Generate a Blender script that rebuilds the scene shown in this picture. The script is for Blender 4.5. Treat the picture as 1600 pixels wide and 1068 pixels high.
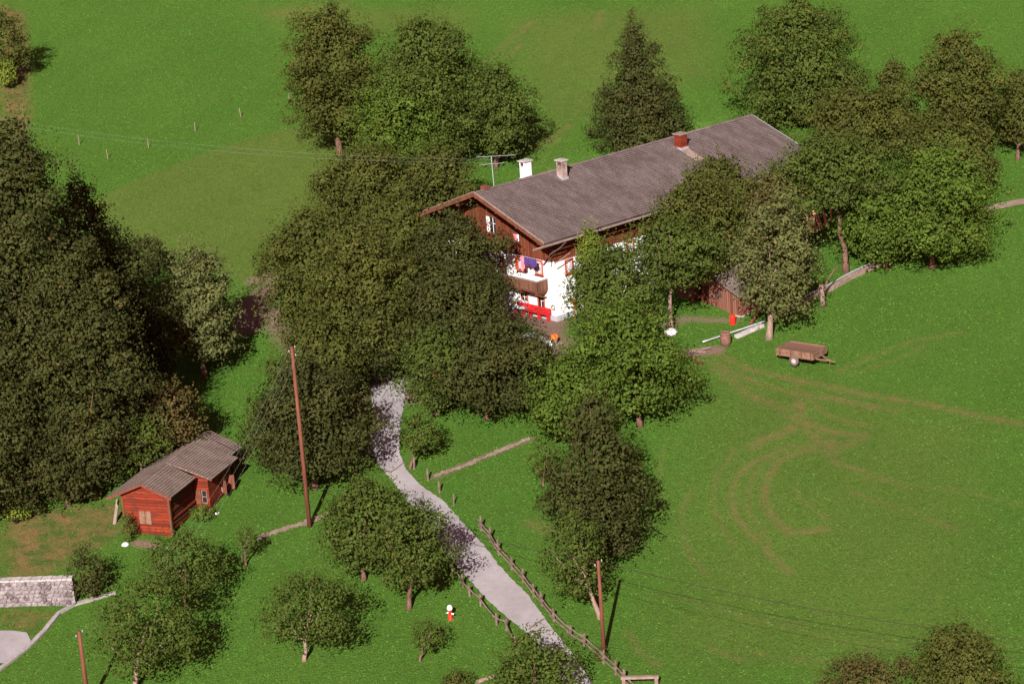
import bpy, math, random
import numpy as np
R = math.radians
random.seed(7)
rng = np.random.default_rng(11)
sc = bpy.context.scene
for o in list(bpy.data.objects):
    bpy.data.objects.remove(o)

# ------------------------------------------------------------------ camera, light, exposure
PITCH, ROLL, FOV = R(17), R(4.2), R(23)
FPX = 800 / math.tan(FOV / 2)
DIST = 38 / math.tan(FOV / 2)
CAM = np.array([0, -DIST * math.cos(PITCH), DIST * math.sin(PITCH)])
cd = bpy.data.cameras.new('camera'); cam = bpy.data.objects.new('camera', cd)
sc.collection.objects.link(cam); sc.camera = cam
cd.sensor_width = 36; cd.lens = 18 / math.tan(FOV / 2); cd.clip_end = 3000; cd.clip_start = 1
cam.location = CAM
from mathutils import Matrix, Vector
cam.rotation_euler = (Matrix.Rotation(R(90) - PITCH, 4, 'X') @ Matrix.Rotation(-ROLL, 4, 'Z')).to_euler()

SUN_AZ, SUN_EL = R(11), R(30)          # light travels towards +Y, slightly to +X
w = bpy.data.worlds.new('World'); sc.world = w; w.use_nodes = True
nt = w.node_tree; bg = nt.nodes['Background']
sky = nt.nodes.new('ShaderNodeTexSky'); sky.sky_type = 'NISHITA'; sky.sun_disc = False
sky.sun_elevation = SUN_EL; sky.sun_rotation = R(180) + SUN_AZ
sky.air_density = 1.6; sky.dust_density = 2.5
tint = nt.nodes.new('ShaderNodeMix'); tint.data_type = 'RGBA'; tint.blend_type = 'MULTIPLY'
tint.inputs[0].default_value = 1.0; tint.inputs[7].default_value = (0.95, 0.42, 0.52, 1)
nt.links.new(sky.outputs[0], tint.inputs[6]); nt.links.new(tint.outputs[2], bg.inputs[0])
bg.inputs[1].default_value = 0.05
sl = bpy.data.lights.new('sun', 'SUN'); sl.energy = 5.0; sl.angle = R(0.5); sl.color = (1.0, 0.96, 0.90)
sun = bpy.data.objects.new('sun', sl); sc.collection.objects.link(sun)
sd = Vector((math.sin(SUN_AZ) * math.cos(SUN_EL), math.cos(SUN_AZ) * math.cos(SUN_EL), -math.sin(SUN_EL)))
sun.rotation_euler = sd.to_track_quat('-Z', 'Y').to_euler()
sc.view_settings.view_transform = 'Standard'; sc.view_settings.look = 'None'
sc.view_settings.exposure = 0.72; sc.view_settings.gamma = 1
sc.render.engine = 'CYCLES'

# ------------------------------------------------------------------ terrain height
HY = 0.714; HO = np.array([3.52, 3.0]); HZ = 0.42; HLEN = 28.0; HW = 12.9
hr = np.array([math.cos(HY), math.sin(HY)]); hl = np.array([-math.sin(HY), math.cos(HY)])
def smooth(t): t = np.clip(t, 0, 1); return t * t * (3 - 2 * t)
def height(x, y):
    x = np.asarray(x, float); y = np.asarray(y, float)
    z = .176 * y
    far = np.clip(y - 85, 0, 500); z = z + far * far * .0007 * np.exp(-far / 300)
    z = z + .22 * np.sin(x * .11 + 1) * np.cos(y * .09) + .10 * np.sin(x * .31 + y * .17) + .05 * np.sin(x * .7 - y * .53)
    # level yard the farmhouse stands on
    dx = x - HO[0]; dy = y - HO[1]
    u = dx * hr[0] + dy * hr[1]; v = dx * hl[0] + dy * hl[1]
    ou = np.maximum(np.maximum(-3.0 - u, u - (HLEN + 1.5)), 0); ov = np.maximum(np.maximum(-.8 - v, v - (HW + 1.5)), 0)
    d = np.hypot(ou, ov)
    k = 1 - smooth(d / 7.0)
    return z * (1 - k) + HZ * k
def ground(x, y): return float(height(x, y))
def at(px, py, dz=0.0):
    """point of the terrain seen at a survey mark of the aerial view (1600 x 1068)"""
    c, s = math.cos(ROLL), math.sin(ROLL); a0 = px - 800; b0 = py - 534
    a = a0 * c - b0 * s; b = a0 * s + b0 * c
    r = np.array([a, FPX * math.cos(PITCH) - b * math.sin(PITCH), -FPX * math.sin(PITCH) - b * math.cos(PITCH)]); r /= np.linalg.norm(r)
    t0 = 60.0; t = t0
    while t < 500:
        q = CAM + r * t
        if q[2] <= ground(q[0], q[1]) + dz: break
        t += 1.0
    lo, hi = t - 1, t
    for _ in range(18):
        m = (lo + hi) / 2; q = CAM + r * m
        if q[2] <= ground(q[0], q[1]) + dz: hi = m
        else: lo = m
    q = CAM + r * hi
    return np.array([q[0], q[1], ground(q[0], q[1])])
def unroll(dx, dy):
    c, s = math.cos(ROLL), math.sin(ROLL); return dx * c - dy * s, dx * s + dy * c
def scale_at(p):   # picture pixels per metre at p
    q = p - CAM; return FPX / (q[1] * math.cos(PITCH) - q[2] * math.sin(PITCH))

# ------------------------------------------------------------------ materials
def new_mat(name):
    m = bpy.data.materials.new(name); m.use_nodes = True
    nt = m.node_tree; b = nt.nodes['Principled BSDF']; return m, nt, b
def N(nt, t, **kw):
    n = nt.nodes.new(t)
    for k, v in kw.items(): setattr(n, k, v)
    return n
def mixc(nt, fac, a, b, mode='MIX'):
    n = N(nt, 'ShaderNodeMix', data_type='RGBA', blend_type=mode)
    for s, v in ((0, fac), (6, a), (7, b)):
        if hasattr(v, 'links') or isinstance(v, bpy.types.NodeSocket): nt.links.new(v, n.inputs[s])
        elif isinstance(v, (int, float)): n.inputs[s].default_value = v
        else: n.inputs[s].default_value = (*v[:3], 1)
    return n.outputs[2]
def noise(nt, scale, detail=4, rough=.6, vec=None, stretch=None):
    n = N(nt, 'ShaderNodeTexNoise'); n.inputs['Scale'].default_value = scale; n.inputs['Detail'].default_value = detail; n.inputs['Roughness'].default_value = rough
    if vec is None:
        tc = N(nt, 'ShaderNodeTexCoord'); vec = tc.outputs['Object']
    if stretch is not None:
        mp = N(nt, 'ShaderNodeMapping'); mp.inputs['Scale'].default_value = stretch; nt.links.new(vec, mp.inputs[0]); vec = mp.outputs[0]
    nt.links.new(vec, n.inputs['Vector']); return n.outputs[0]
def ramp(nt, fac, p0, p1):
    n = N(nt, 'ShaderNodeMapRange'); n.inputs[1].default_value = p0; n.inputs[2].default_value = p1
    nt.links.new(fac, n.inputs[0]); return n.outputs[0]
def bump(nt, b, h, strength=.5, dist=.05):
    n = N(nt, 'ShaderNodeBump'); n.inputs['Strength'].default_value = strength; n.inputs['Distance'].default_value = dist
    nt.links.new(h, n.inputs['Height']); nt.links.new(n.outputs[0], b.inputs['Normal'])
def plain(name, c1, c2, scale=6, rough=.8, stretch=None, bs=.3, spec=.3, metal=0):
    m, nt, b = new_mat(name)
    f = noise(nt, scale, 5, .65, stretch=stretch)
    nt.links.new(mixc(nt, ramp(nt, f, .35, .65), c1, c2), b.inputs['Base Color'])
    b.inputs['Roughness'].default_value = rough; b.inputs['Specular IOR Level'].default_value = spec; b.inputs['Metallic'].default_value = metal
    if bs: bump(nt, b, f, bs, .03)
    return m
def boards(name, c1, c2, axis, width, rough=.8, gap=(.02, .008, .005)):
    """plank cladding: boards side by side along `axis` (0 x, 1 y, 2 z) of the object, dark joints, streaky grain"""
    m, nt, b = new_mat(name)
    tc = N(nt, 'ShaderNodeTexCoord'); sp = N(nt, 'ShaderNodeSeparateXYZ'); nt.links.new(tc.outputs['Object'], sp.inputs[0])
    if axis == 3:
        ad = N(nt, 'ShaderNodeMath', operation='ADD'); nt.links.new(sp.outputs[0], ad.inputs[0]); nt.links.new(sp.outputs[1], ad.inputs[1]); src = ad.outputs[0]
    else: src = sp.outputs[axis]
    d = N(nt, 'ShaderNodeMath', operation='DIVIDE'); nt.links.new(src, d.inputs[0]); d.inputs[1].default_value = width
    fr = N(nt, 'ShaderNodeMath', operation='FRACT'); nt.links.new(d.outputs[0], fr.inputs[0])
    fl = N(nt, 'ShaderNodeMath', operation='FLOOR'); nt.links.new(d.outputs[0], fl.inputs[0])
    wn = N(nt, 'ShaderNodeTexWhiteNoise', noise_dimensions='1D'); nt.links.new(fl.outputs[0], wn.inputs['W'])
    st = {0: (20, 1, 1), 1: (1, 20, 1), 2: (.6, .6, 14), 3: (9, 9, .7)}[axis]
    g = noise(nt, 1.0, 5, .7, stretch=st)
    a = N(nt, 'ShaderNodeMath', operation='ADD'); nt.links.new(wn.outputs[0], a.inputs[0]); nt.links.new(g, a.inputs[1])
    col = mixc(nt, ramp(nt, a.outputs[0], .45, 1.5), c1, c2)
    j = N(nt, 'ShaderNodeMath', operation='LESS_THAN'); nt.links.new(fr.outputs[0], j.inputs[0]); j.inputs[1].default_value = .14
    nt.links.new(mixc(nt, j.outputs[0], col, gap), b.inputs['Base Color'])
    b.inputs['Roughness'].default_value = rough; b.inputs['Specular IOR Level'].default_value = .2
    inv = N(nt, 'ShaderNodeMath', operation='SUBTRACT'); inv.inputs[0].default_value = 1; nt.links.new(j.outputs[0], inv.inputs[1])
    bump(nt, b, inv.outputs[0], .6, .02)
    return m
M = {}
M['white_wall'] = plain('white_render', (.80, .80, .80), (.72, .72, .73), 1.5, .9)
M['plinth'] = plain('plinth_render', (.42, .42, .45), (.34, .34, .36), 3, .9)
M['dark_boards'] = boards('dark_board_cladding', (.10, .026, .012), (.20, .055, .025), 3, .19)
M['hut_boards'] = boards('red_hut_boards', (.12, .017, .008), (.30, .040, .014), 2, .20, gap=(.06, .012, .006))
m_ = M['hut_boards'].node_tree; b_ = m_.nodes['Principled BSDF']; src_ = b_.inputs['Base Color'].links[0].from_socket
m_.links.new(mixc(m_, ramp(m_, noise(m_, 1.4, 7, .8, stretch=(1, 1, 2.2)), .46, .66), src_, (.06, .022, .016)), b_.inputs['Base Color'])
M['hut_dark'] = boards('shaded_hut_boards', (.045, .014, .009), (.09, .026, .014), 2, .26)  # darker copy of the hut boards, side wall shade put into the colour
M['shed_boards'] = boards('weathered_shed_boards', (.14, .045, .026), (.24, .11, .08), 3, .20)
M['brown_wood'] = plain('brown_wood', (.10, .035, .018), (.17, .065, .035), 3, .8, (1, 1, 1))
M['balcony_wood'] = boards('balcony_boards', (.13, .055, .035), (.21, .10, .065), 3, .14)
M['grey_wood'] = plain('grey_wood', (.20, .14, .115), (.32, .24, .20), 3, .85)
M['post_wood'] = plain('fence_wood', (.11, .075, .058), (.22, .155, .125), 4, .85)
M['pale_wood'] = plain('pale_fresh_wood', (.62, .30, .16), (.75, .45, .28), 3, .8)
M['pole_wood'] = plain('pole_wood', (.12, .034, .020), (.20, .07, .045), 2, .8, (4, 4, .4))
M['bark'] = plain('bark', (.085, .042, .028), (.19, .11, .08), 3, .95, (3, 3, .6), .8)
M['bark_pale'] = plain('pale_bark', (.17, .11, .085), (.32, .23, .18), 3, .95, (3, 3, .6), .8)
M['stone'] = plain('grey_stone', (.34, .30, .29), (.52, .48, .47), 2.5, .9)
M['white_stone'] = plain('white_stone', (.62, .60, .60), (.80, .78, .78), 4, .9)
M['chimney_white'] = plain('whitewashed_brick', (.60, .60, .64), (.72, .72, .74), 5, .9)
M['chimney_grey'] = plain('sooty_render', (.17, .11, .09), (.42, .35, .32), 2, .9)
M['metal'] = plain('grey_metal', (.38, .40, .42), (.50, .52, .54), 4, .5, metal=.3, bs=0)
M['dark_metal'] = plain('dark_metal', (.05, .04, .04), (.09, .07, .06), 4, .6, bs=0)
M['wire'] = plain('wire_metal', (.28, .30, .28), (.36, .38, .36), 4, .6, bs=0)
M['dark_wire'] = plain('dark_cable', (.03, .015, .015), (.04, .02, .02), 4, .8, bs=0)
M['red_paint'] = plain('red_paint', (.42, .012, .016), (.52, .03, .03), 4, .55, bs=0)
M['red_plastic'] = plain('red_plastic', (.80, .02, .012), (.85, .03, .02), 4, .4, bs=0)
M['orange'] = plain('orange_paint', (.80, .13, .015), (.85, .2, .02), 4, .5, bs=0)
M['frame_red'] = plain('window_frame_paint', (.40, .06, .02), (.48, .09, .03), 4, .6, bs=0)
M['window_white'] = plain('white_paint', (.78, .78, .76), (.84, .84, .82), 4, .5, bs=0)
M['curtain'] = plain('lace_curtain', (.30, .28, .33), (.62, .58, .60), 14, .8, bs=0)
M['pink_cloth'] = plain('pink_cloth', (.75, .16, .22), (.80, .25, .30), 5, .9, bs=0)
M['purple_cloth'] = plain('purple_cloth', (.05, .025, .13), (.08, .04, .18), 5, .9, bs=0)
M['rubber'] = plain('tyre_rubber', (.10, .075, .07), (.15, .12, .11), 6, .9)
M['rim'] = plain('pale_rim', (.42, .34, .32), (.5, .42, .4), 6, .6)
M['rust'] = plain('rusty_trailer_wood', (.14, .075, .045), (.25, .145, .10), 3, .85)
M['barrel'] = plain('weathered_barrel', (.13, .06, .045), (.22, .11, .08), 3, .8)
m, nt, b = new_mat('dark_glass'); b.inputs['Base Color'].default_value = (.02, .02, .025, 1); b.inputs['Roughness'].default_value = .12; M['glass'] = m
# checked blanket
m, nt, b = new_mat('checked_cloth'); ck = N(nt, 'ShaderNodeTexChecker'); ck.inputs['Scale'].default_value = 5.5
tc = N(nt, 'ShaderNodeTexCoord'); nt.links.new(tc.outputs['Object'], ck.inputs[0]); ck.inputs[1].default_value = (.75, .78, .82, 1); ck.inputs[2].default_value = (.18, .25, .36, 1)
nt.links.new(ck.outputs[0], b.inputs['Base Color']); b.inputs['Roughness'].default_value = .9; M['check'] = m
# rubble masonry
m, nt, b = new_mat('rubble_masonry'); vo = N(nt, 'ShaderNodeTexVoronoi', feature='F1'); vo.inputs['Scale'].default_value = 2.6
vd = N(nt, 'ShaderNodeTexVoronoi', feature='DISTANCE_TO_EDGE'); vd.inputs['Scale'].default_value = 2.6
tc = N(nt, 'ShaderNodeTexCoord')
dn = N(nt, 'ShaderNodeTexNoise'); dn.inputs['Scale'].default_value = 3; nt.links.new(tc.outputs['Object'], dn.inputs['Vector'])
vm = N(nt, 'ShaderNodeVectorMath', operation='MULTIPLY_ADD'); nt.links.new(dn.outputs['Color'], vm.inputs[0]); vm.inputs[1].default_value = (.35, .35, .35); nt.links.new(tc.outputs['Object'], vm.inputs[2])
nt.links.new(vm.outputs[0], vo.inputs['Vector']); nt.links.new(vm.outputs[0], vd.inputs['Vector'])
bw = N(nt, 'ShaderNodeRGBToBW'); nt.links.new(vo.outputs['Color'], bw.inputs[0])
c = mixc(nt, ramp(nt, bw.outputs[0], .2, .8), (.11, .085, .085), (.30, .26, .265))
edge = ramp(nt, vd.outputs['Distance'], .02, .09)
nt.links.new(mixc(nt, edge, (.26, .23, .24), c), b.inputs['Base Color']); b.inputs['Roughness'].default_value = .9; bump(nt, b, edge, .7, .05)
M['masonry'] = m
# roof shingles : rows along Y of the roof panel, tiles along X
def shingles(name, c1, c2, row, tile, stain=(.22, .19, .21)):
    m, nt, b = new_mat(name)
    tc = N(nt, 'ShaderNodeTexCoord')
    br = N(nt, 'ShaderNodeTexBrick'); nt.links.new(tc.outputs['Object'], br.inputs['Vector'])
    br.inputs['Scale'].default_value = 1; br.inputs['Brick Width'].default_value = tile; br.inputs['Row Height'].default_value = row
    br.inputs['Mortar Size'].default_value = row * .13; br.inputs['Mortar Smooth'].default_value = .4; br.inputs['Bias'].default_value = 0
    br.inputs['Color1'].default_value = (*c1, 1); br.inputs['Color2'].default_value = (*c2, 1); br.inputs['Mortar'].default_value = (c1[0] * .35, c1[1] * .3, c1[2] * .3, 1)
    br.offset = .5
    f = noise(nt, .8, 8, .8, stretch=(1, .45, 1))
    c = mixc(nt, ramp(nt, f, .42, .66), br.outputs['Color'], stain)
    f2 = noise(nt, 9, 3, .7)
    c = mixc(nt, ramp(nt, f2, .25, .75), c, (c1[0] * .55, c1[1] * .5, c1[2] * .5)); 
    mm = mixc(nt, .35, br.outputs['Color'], c)
    nt.links.new(mixc(nt, .85, br.outputs['Color'], c), b.inputs['Base Color'])
    b.inputs['Roughness'].default_value = .85; b.inputs['Specular IOR Level'].default_value = .25
    inv = N(nt, 'ShaderNodeMath', operation='SUBTRACT'); inv.inputs[0].default_value = 1; nt.links.new(br.outputs['Fac'], inv.inputs[1])
    bump(nt, b, inv.outputs[0], .8, .04)
    return m
M['roof'] = shingles('farmhouse_shingles', (.145, .112, .100), (.195, .15, .138), .27, .24, (.30, .245, .245))
M['hut_roof'] = shingles('hut_shingles', (.21, .155, .13), (.28, .215, .185), .20, .22, (.40, .33, .29))

def leaf_mat(name, c1, c2, c3):
    m, nt, b = new_mat(name)
    at_ = N(nt, 'ShaderNodeAttribute', attribute_name='tone')
    f = noise(nt, .45, 3, .6)
    a = N(nt, 'ShaderNodeMath', operation='MULTIPLY_ADD'); nt.links.new(at_.outputs['Fac'], a.inputs[0]); a.inputs[1].default_value = .55; nt.links.new(ramp(nt, f, .3, .7), a.inputs[2])
    c = mixc(nt, ramp(nt, a.outputs[0], .15, 1.3), c1, c2)
    hi = N(nt, 'ShaderNodeMath', operation='GREATER_THAN'); nt.links.new(at_.outputs['Fac'], hi.inputs[0]); hi.inputs[1].default_value = .965
    c = mixc(nt, hi.outputs[0], c, c3)
    nt.links.new(c, b.inputs['Base Color']); b.inputs['Roughness'].default_value = .65; b.inputs['Specular IOR Level'].default_value = .08
    tr = N(nt, 'ShaderNodeBsdfTranslucent'); nt.links.new(mixc(nt, .5, c, (.10, .13, .02)), tr.inputs[0])
    ms = N(nt, 'ShaderNodeMixShader'); ms.inputs[0].default_value = .05
    nt.links.new(b.outputs[0], ms.inputs[1]); nt.links.new(tr.outputs[0], ms.inputs[2])
    nt.links.new(ms.outputs[0], nt.nodes['Material Output'].inputs[0]); return m
L = {
 'dark':   leaf_mat('dark_leaves',   (.027, .032, .009), (.057, .064, .016), (.10, .055, .018)),
 'olive':  leaf_mat('olive_leaves',  (.040, .047, .010), (.080, .093, .018), (.13, .07, .018)),
 'mid':    leaf_mat('green_leaves',  (.038, .054, .010), (.072, .104, .018), (.13, .10, .02)),
 'bright': leaf_mat('bright_leaves', (.044, .070, .010), (.084, .136, .018), (.14, .12, .02)),
 'grey':   leaf_mat('grey_green_leaves', (.062, .070, .022), (.120, .135, .042), (.20, .15, .04)),
 'brown':  leaf_mat('brownish_leaves', (.054, .044, .014), (.095, .078, .024), (.18, .08, .03)),
 'yellow': leaf_mat('yellow_green_leaves', (.08, .11, .015), (.14, .19, .025), (.30, .14, .03)),
}

# ------------------------------------------------------------------ object helpers
C = sc.collection
def tag(o, label=None, cat=None, group=None, kind=None):
    if label: o['label'] = label
    if cat: o['category'] = cat
    if group: o['group'] = group
    if kind: o['kind'] = kind
    return o
def thing(name, label, cat, loc=(0, 0, 0), rz=0, group=None):
    o = bpy.data.objects.new(name, None); C.objects.link(o); o.location = tuple(float(v) for v in loc); o.rotation_euler = (0, 0, rz)
    o.empty_display_size = .3
    return tag(o, label, cat, group)
class MB:
    def __init__(s): s.v = []; s.f = []
    def add(s, v, f):
        n = len(s.v); s.v += [tuple(map(float, p)) for p in v]; s.f += [tuple(i + n for i in q) for q in f]; return s
    def box(s, x0, x1, y0, y1, z0, z1):
        return s.add([(x0, y0, z0), (x1, y0, z0), (x1, y1, z0), (x0, y1, z0), (x0, y0, z1), (x1, y0, z1), (x1, y1, z1), (x0, y1, z1)],
                     [(0, 3, 2, 1), (4, 5, 6, 7), (0, 1, 5, 4), (1, 2, 6, 5), (2, 3, 7, 6), (3, 0, 4, 7)])
    def prism(s, poly, axis, a, b):
        """poly: 2D outline; extruded along axis from a to b. axis 'x': poly=(y,z); 'y': (x,z); 'z': (x,y)"""
        n = len(poly)
        def mk(p, t): return {'x': (t, p[0], p[1]), 'y': (p[0], t, p[1]), 'z': (p[0], p[1], t)}[axis]
        return s.add([mk(p, a) for p in poly] + [mk(p, b) for p in poly],
                     [tuple(range(n)), tuple(range(2 * n - 1, n - 1, -1))] + [(i, i + n, (i + 1) % n + n, (i + 1) % n) for i in range(n)])
    def tube(s, pts, rads, n=8, cap=True):
        pts = [np.array(p, float) for p in pts]; base = len(s.v); vs = []; fs = []
        for i, p in enumerate(pts):
            d = pts[min(i + 1, len(pts) - 1)] - pts[max(i - 1, 0)]; d /= (np.linalg.norm(d) + 1e-9)
            ref = np.array([1., 0, 0]) if abs(d[0]) < .8 else np.array([0, 1., 0])
            a = np.cross(d, ref); a /= np.linalg.norm(a); bb = np.cross(d, a)
            r = rads[i] if hasattr(rads, '__len__') else rads
            for k in range(n):
                t = 2 * math.pi * k / n; vs.append(p + r * (a * math.cos(t) + bb * math.sin(t)))
        for i in range(len(pts) - 1):
            for k in range(n):
                fs.append((i * n + k, i * n + (k + 1) % n, (i + 1) * n + (k + 1) % n, (i + 1) * n + k))
        if cap: fs.append(tuple(range(n))[::-1]); fs.append(tuple((len(pts) - 1) * n + k for k in range(n)))
        return s.add(vs, fs)
    def lathe(s, prof, n=14, loc=(0, 0, 0)):
        vs = []; fs = []
        for r, z in prof:
            for k in range(n):
                t = 2 * math.pi * k / n; vs.append((loc[0] + r * math.cos(t), loc[1] + r * math.sin(t), loc[2] + z))
        for i in range(len(prof) - 1):
            for k in range(n): fs.append((i * n + k, i * n + (k + 1) % n, (i + 1) * n + (k + 1) % n, (i + 1) * n + k))
        fs.append(tuple(range(n))[::-1]); fs.append(tuple((len(prof) - 1) * n + k for k in range(n)))
        return s.add(vs, fs)
    def bar(s, p0, p1, w, h):
        p0 = np.array(p0, float); p1 = np.array(p1, float); d = p1 - p0; d /= np.linalg.norm(d)
        up = np.array([0, 0, 1.]); a = np.cross(d, up)
        if np.linalg.norm(a) < .05: a = np.array([1., 0, 0])
        a /= np.linalg.norm(a); u = np.cross(a, d)
        vs = [p + sx * a * w / 2 + sz * u * h / 2 for p in (p0, p1) for sx, sz in ((-1, -1), (1, -1), (1, 1), (-1, 1))]
        return s.add(vs, [(0, 1, 2, 3), (7, 6, 5, 4), (0, 4, 5, 1), (1, 5, 6, 2), (2, 6, 7, 3), (3, 7, 4, 0)])
    def build(s, name, mat, parent=None, smooth_=False, bevel=0):
        me = bpy.data.meshes.new(name); me.from_pydata(s.v, [], s.f); me.materials.append(mat)
        import bmesh
        bm = bmesh.new(); bm.from_mesh(me); bmesh.ops.recalc_face_normals(bm, faces=bm.faces); bm.to_mesh(me); bm.free()
        if smooth_: me.polygons.foreach_set('use_smooth', [True] * len(me.polygons))
        o = bpy.data.objects.new(name, me); C.objects.link(o)
        if parent: o.parent = parent
        if bevel:
            bv = o.modifiers.new('bevel', 'BEVEL'); bv.width = bevel; bv.segments = 2
        return o
def rough(mb, amp, seed=0):
    r = random.Random(seed); mb.v = [(x + r.uniform(-amp, amp), y + r.uniform(-amp, amp), z + r.uniform(-amp, amp)) for x, y, z in mb.v]; return mb
def quad_mesh(name, V, mat, tone=None, parent=None, loc=None):
    """V: (n,4,3) array of quads"""
    n = len(V); me = bpy.data.meshes.new(name)
    me.vertices.add(n * 4); me.vertices.foreach_set('co', V.reshape(-1).astype(np.float32))
    me.loops.add(n * 4); me.loops.foreach_set('vertex_index', np.arange(n * 4, dtype=np.int32))
    me.polygons.add(n); me.polygons.foreach_set('loop_start', np.arange(0, n * 4, 4, dtype=np.int32))
    me.polygons.foreach_set('loop_total', np.full(n, 4, dtype=np.int32))
    if tone is not None:
        a = me.attributes.new('tone', 'FLOAT', 'FACE'); a.data.foreach_set('value', tone.astype(np.float32))
    me.update(calc_edges=True); me.materials.append(mat)
    o = bpy.data.objects.new(name, me); C.objects.link(o)
    if parent: o.parent = parent
    if loc is not None: o.location = loc
    return o

# ------------------------------------------------------------------ ground
def seg_dist(X, Y, pts):
    d = np.full(X.shape, 1e9)
    for (a, b) in zip(pts[:-1], pts[1:]):
        ax, ay = a[0], a[1]; bx, by = b[0], b[1]; vx, vy = bx - ax, by - ay
        t = np.clip(((X - ax) * vx + (Y - ay) * vy) / (vx * vx + vy * vy + 1e-9), 0, 1)
        d = np.minimum(d, np.hypot(X - ax - t * vx, Y - ay - t * vy))
    return d
def in_poly(X, Y, poly):
    ins = np.zeros(X.shape, bool); n = len(poly)
    for i in range(n):
        x0, y0 = poly[i][:2]; x1, y1 = poly[(i + 1) % n][:2]
        c = ((y0 > Y) != (y1 > Y)) & (X < (x1 - x0) * (Y - y0) / (y1 - y0 + 1e-12) + x0); ins ^= c
    return ins
def axis_pts(a, b, step, far):
    core = list(np.arange(a, b + 1e-6, step)); lo = []; hi = []; s = step; v = a
    while v > a - far: s *= 1.25; v -= s; lo.append(v)
    s = step; v = core[-1]
    while v < b + far: s *= 1.25; v += s; hi.append(v)
    return np.array(lo[::-1] + core + hi)
gx = axis_pts(-60, 66, .27, 500); gy = axis_pts(-54, 90, .27, 600)
X, Y = np.meshgrid(gx, gy); Z = height(X, Y)
track = np.zeros(X.shape); mown = np.zeros(X.shape); dirt = np.zeros(X.shape); dry = np.zeros(X.shape)
def P(lst): return [at(*p) for p in lst]
tracks = [
 ([(1085,549),(1114,552),(1161,573),(1229,590),(1296,603),(1364,618),(1431,629),(1499,642),(1600,664)], .45, .80),
 ([(1085,552),(1097,559),(1144,582),(1195,602),(1249,616),(1313,624),(1400,640)], .45, .7),
 ([(1120,575),(1150,600),(1180,620),(1230,640)], .7, .5),
 ([(1230,586),(1276,637),(1296,650),(1364,667)], .35, .55), ([(1249,627),(1253,660),(1215,680),(1185,690),(1175,698)], .6, .7),
 ([(1235,650),(1296,674),(1350,681)], .6, .6), ([(1240,640),(1280,690),(1300,705)], .7, .5), ([(1225,700),(1280,700),(1340,690)], .7, .5),
 ([(1310,580),(1364,556),(1431,532),(1499,519)], .4, .4), ([(1330,585),(1390,565),(1450,540)], .3, .3),
 ([(1300,690),(1250,705),(1215,721),(1197,752),(1195,786),(1212,813),(1235,833),(1290,826)], .38, .75),
 ([(1260,700),(1190,722),(1172,755),(1168,795),(1188,823),(1205,856)], .25, .4),
 ([(1230,702),(1180,720),(1150,745),(1143,775),(1148,806),(1175,836),(1205,867),(1235,894)], .32, .65),
 ([(1150,700),(1120,740),(1114,770),(1116,792),(1128,823),(1151,853)], .25, .42),
 ([(1085,760),(1066,790),(1066,833),(1080,870),(1104,897)], .25, .38), ([(1290,712),(1310,724),(1364,742),(1420,760)], .4, .5),
 ([(1323,765),(1424,799),(1492,826)], .35, .38), ([(1111,1012),(1171,1035)], .3, .4), ([(1165,1015),(1215,1029),(1296,1032)], .3, .35),
 ([(982,985),(1000,1020),(1030,1039)], .3, .4), ([(1240,760),(1262,790),(1300,812)], .25, .35), ([(1350,745),(1440,760),(1520,770),(1600,790)], .3, .3),
 ([(1150,960),(1300,1000),(1400,1010),(1600,1010)], .3, .22), ([(1050,930),(1150,960),(1250,975)], .25, .2),
 ([(765,95),(800,60),(830,35)], .6, .45), ([(790,90),(815,70)], .4, .5), ([(850,225),(890,195)], .5, .5), ([(820,235),(870,220)], .5, .4),
 ([(940,20),(930,45)], .4, .4), ([(440,22),(530,8)], 2.0, .28), ([(830,815),(860,830)], .8, .4), ([(1035,700),(1028,760),(1040,800)], .25, .25),
]
nz = .5 + .5 * np.sin(X * 1.9 + 3 * np.sin(Y * .8)) * np.sin(Y * 2.3 + 2 * np.sin(X * .9 + 1))
for pts, wd, st in tracks:
    q = P(pts); d = seg_dist(X, Y, q)
    track = np.maximum(track, min(1, st * 1.35) * np.exp(-(d / (wd * .8)) ** 2) * (.40 + .60 * nz) * (.75 + .25 * np.sin(X * 4.1 + Y * 1.3) * np.sin(Y * 3.7 - X)))
# mown strip below the curved edge, and paler upper meadow
poly = P([(120,330),(168,302),(230,275),(300,245),(380,220),(480,193),(600,165),(720,180),(740,330),(600,420),(380,440),(200,390)])
ins = in_poly(X, Y, poly); dd = seg_dist(X, Y, poly + poly[:1]); mown = np.where(ins, smooth(dd / .8 + .5), smooth(.5 - dd / .8)) * .9
poly = P([(770,30),(900,10),(1120,0),(1140,120),(900,200),(860,280),(830,260),(800,120)])
ins = in_poly(X, Y, poly); dd = seg_dist(X, Y, poly + poly[:1]); mown = np.maximum(mown, np.where(ins, smooth(dd / 6 + .3), smooth(.3 - dd / 6)) * .8)
poly = P([(1085,545),(1320,575),(1600,640),(1600,1068),(960,1068),(1000,800),(1040,640)])
ins = in_poly(X, Y, poly); dd = seg_dist(X, Y, poly + poly[:1]); mown = np.maximum(mown, np.where(ins, smooth(dd / 8 + .2), 0) * .50)
poly = P([(340,3),(760,3),(760,60),(620,60),(480,70)])
ins = in_poly(X, Y, poly); dd = seg_dist(X, Y, poly + poly[:1]); mown = np.maximum(mown, np.where(ins, smooth(dd / 6 + .2), 0) * .85)
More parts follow.
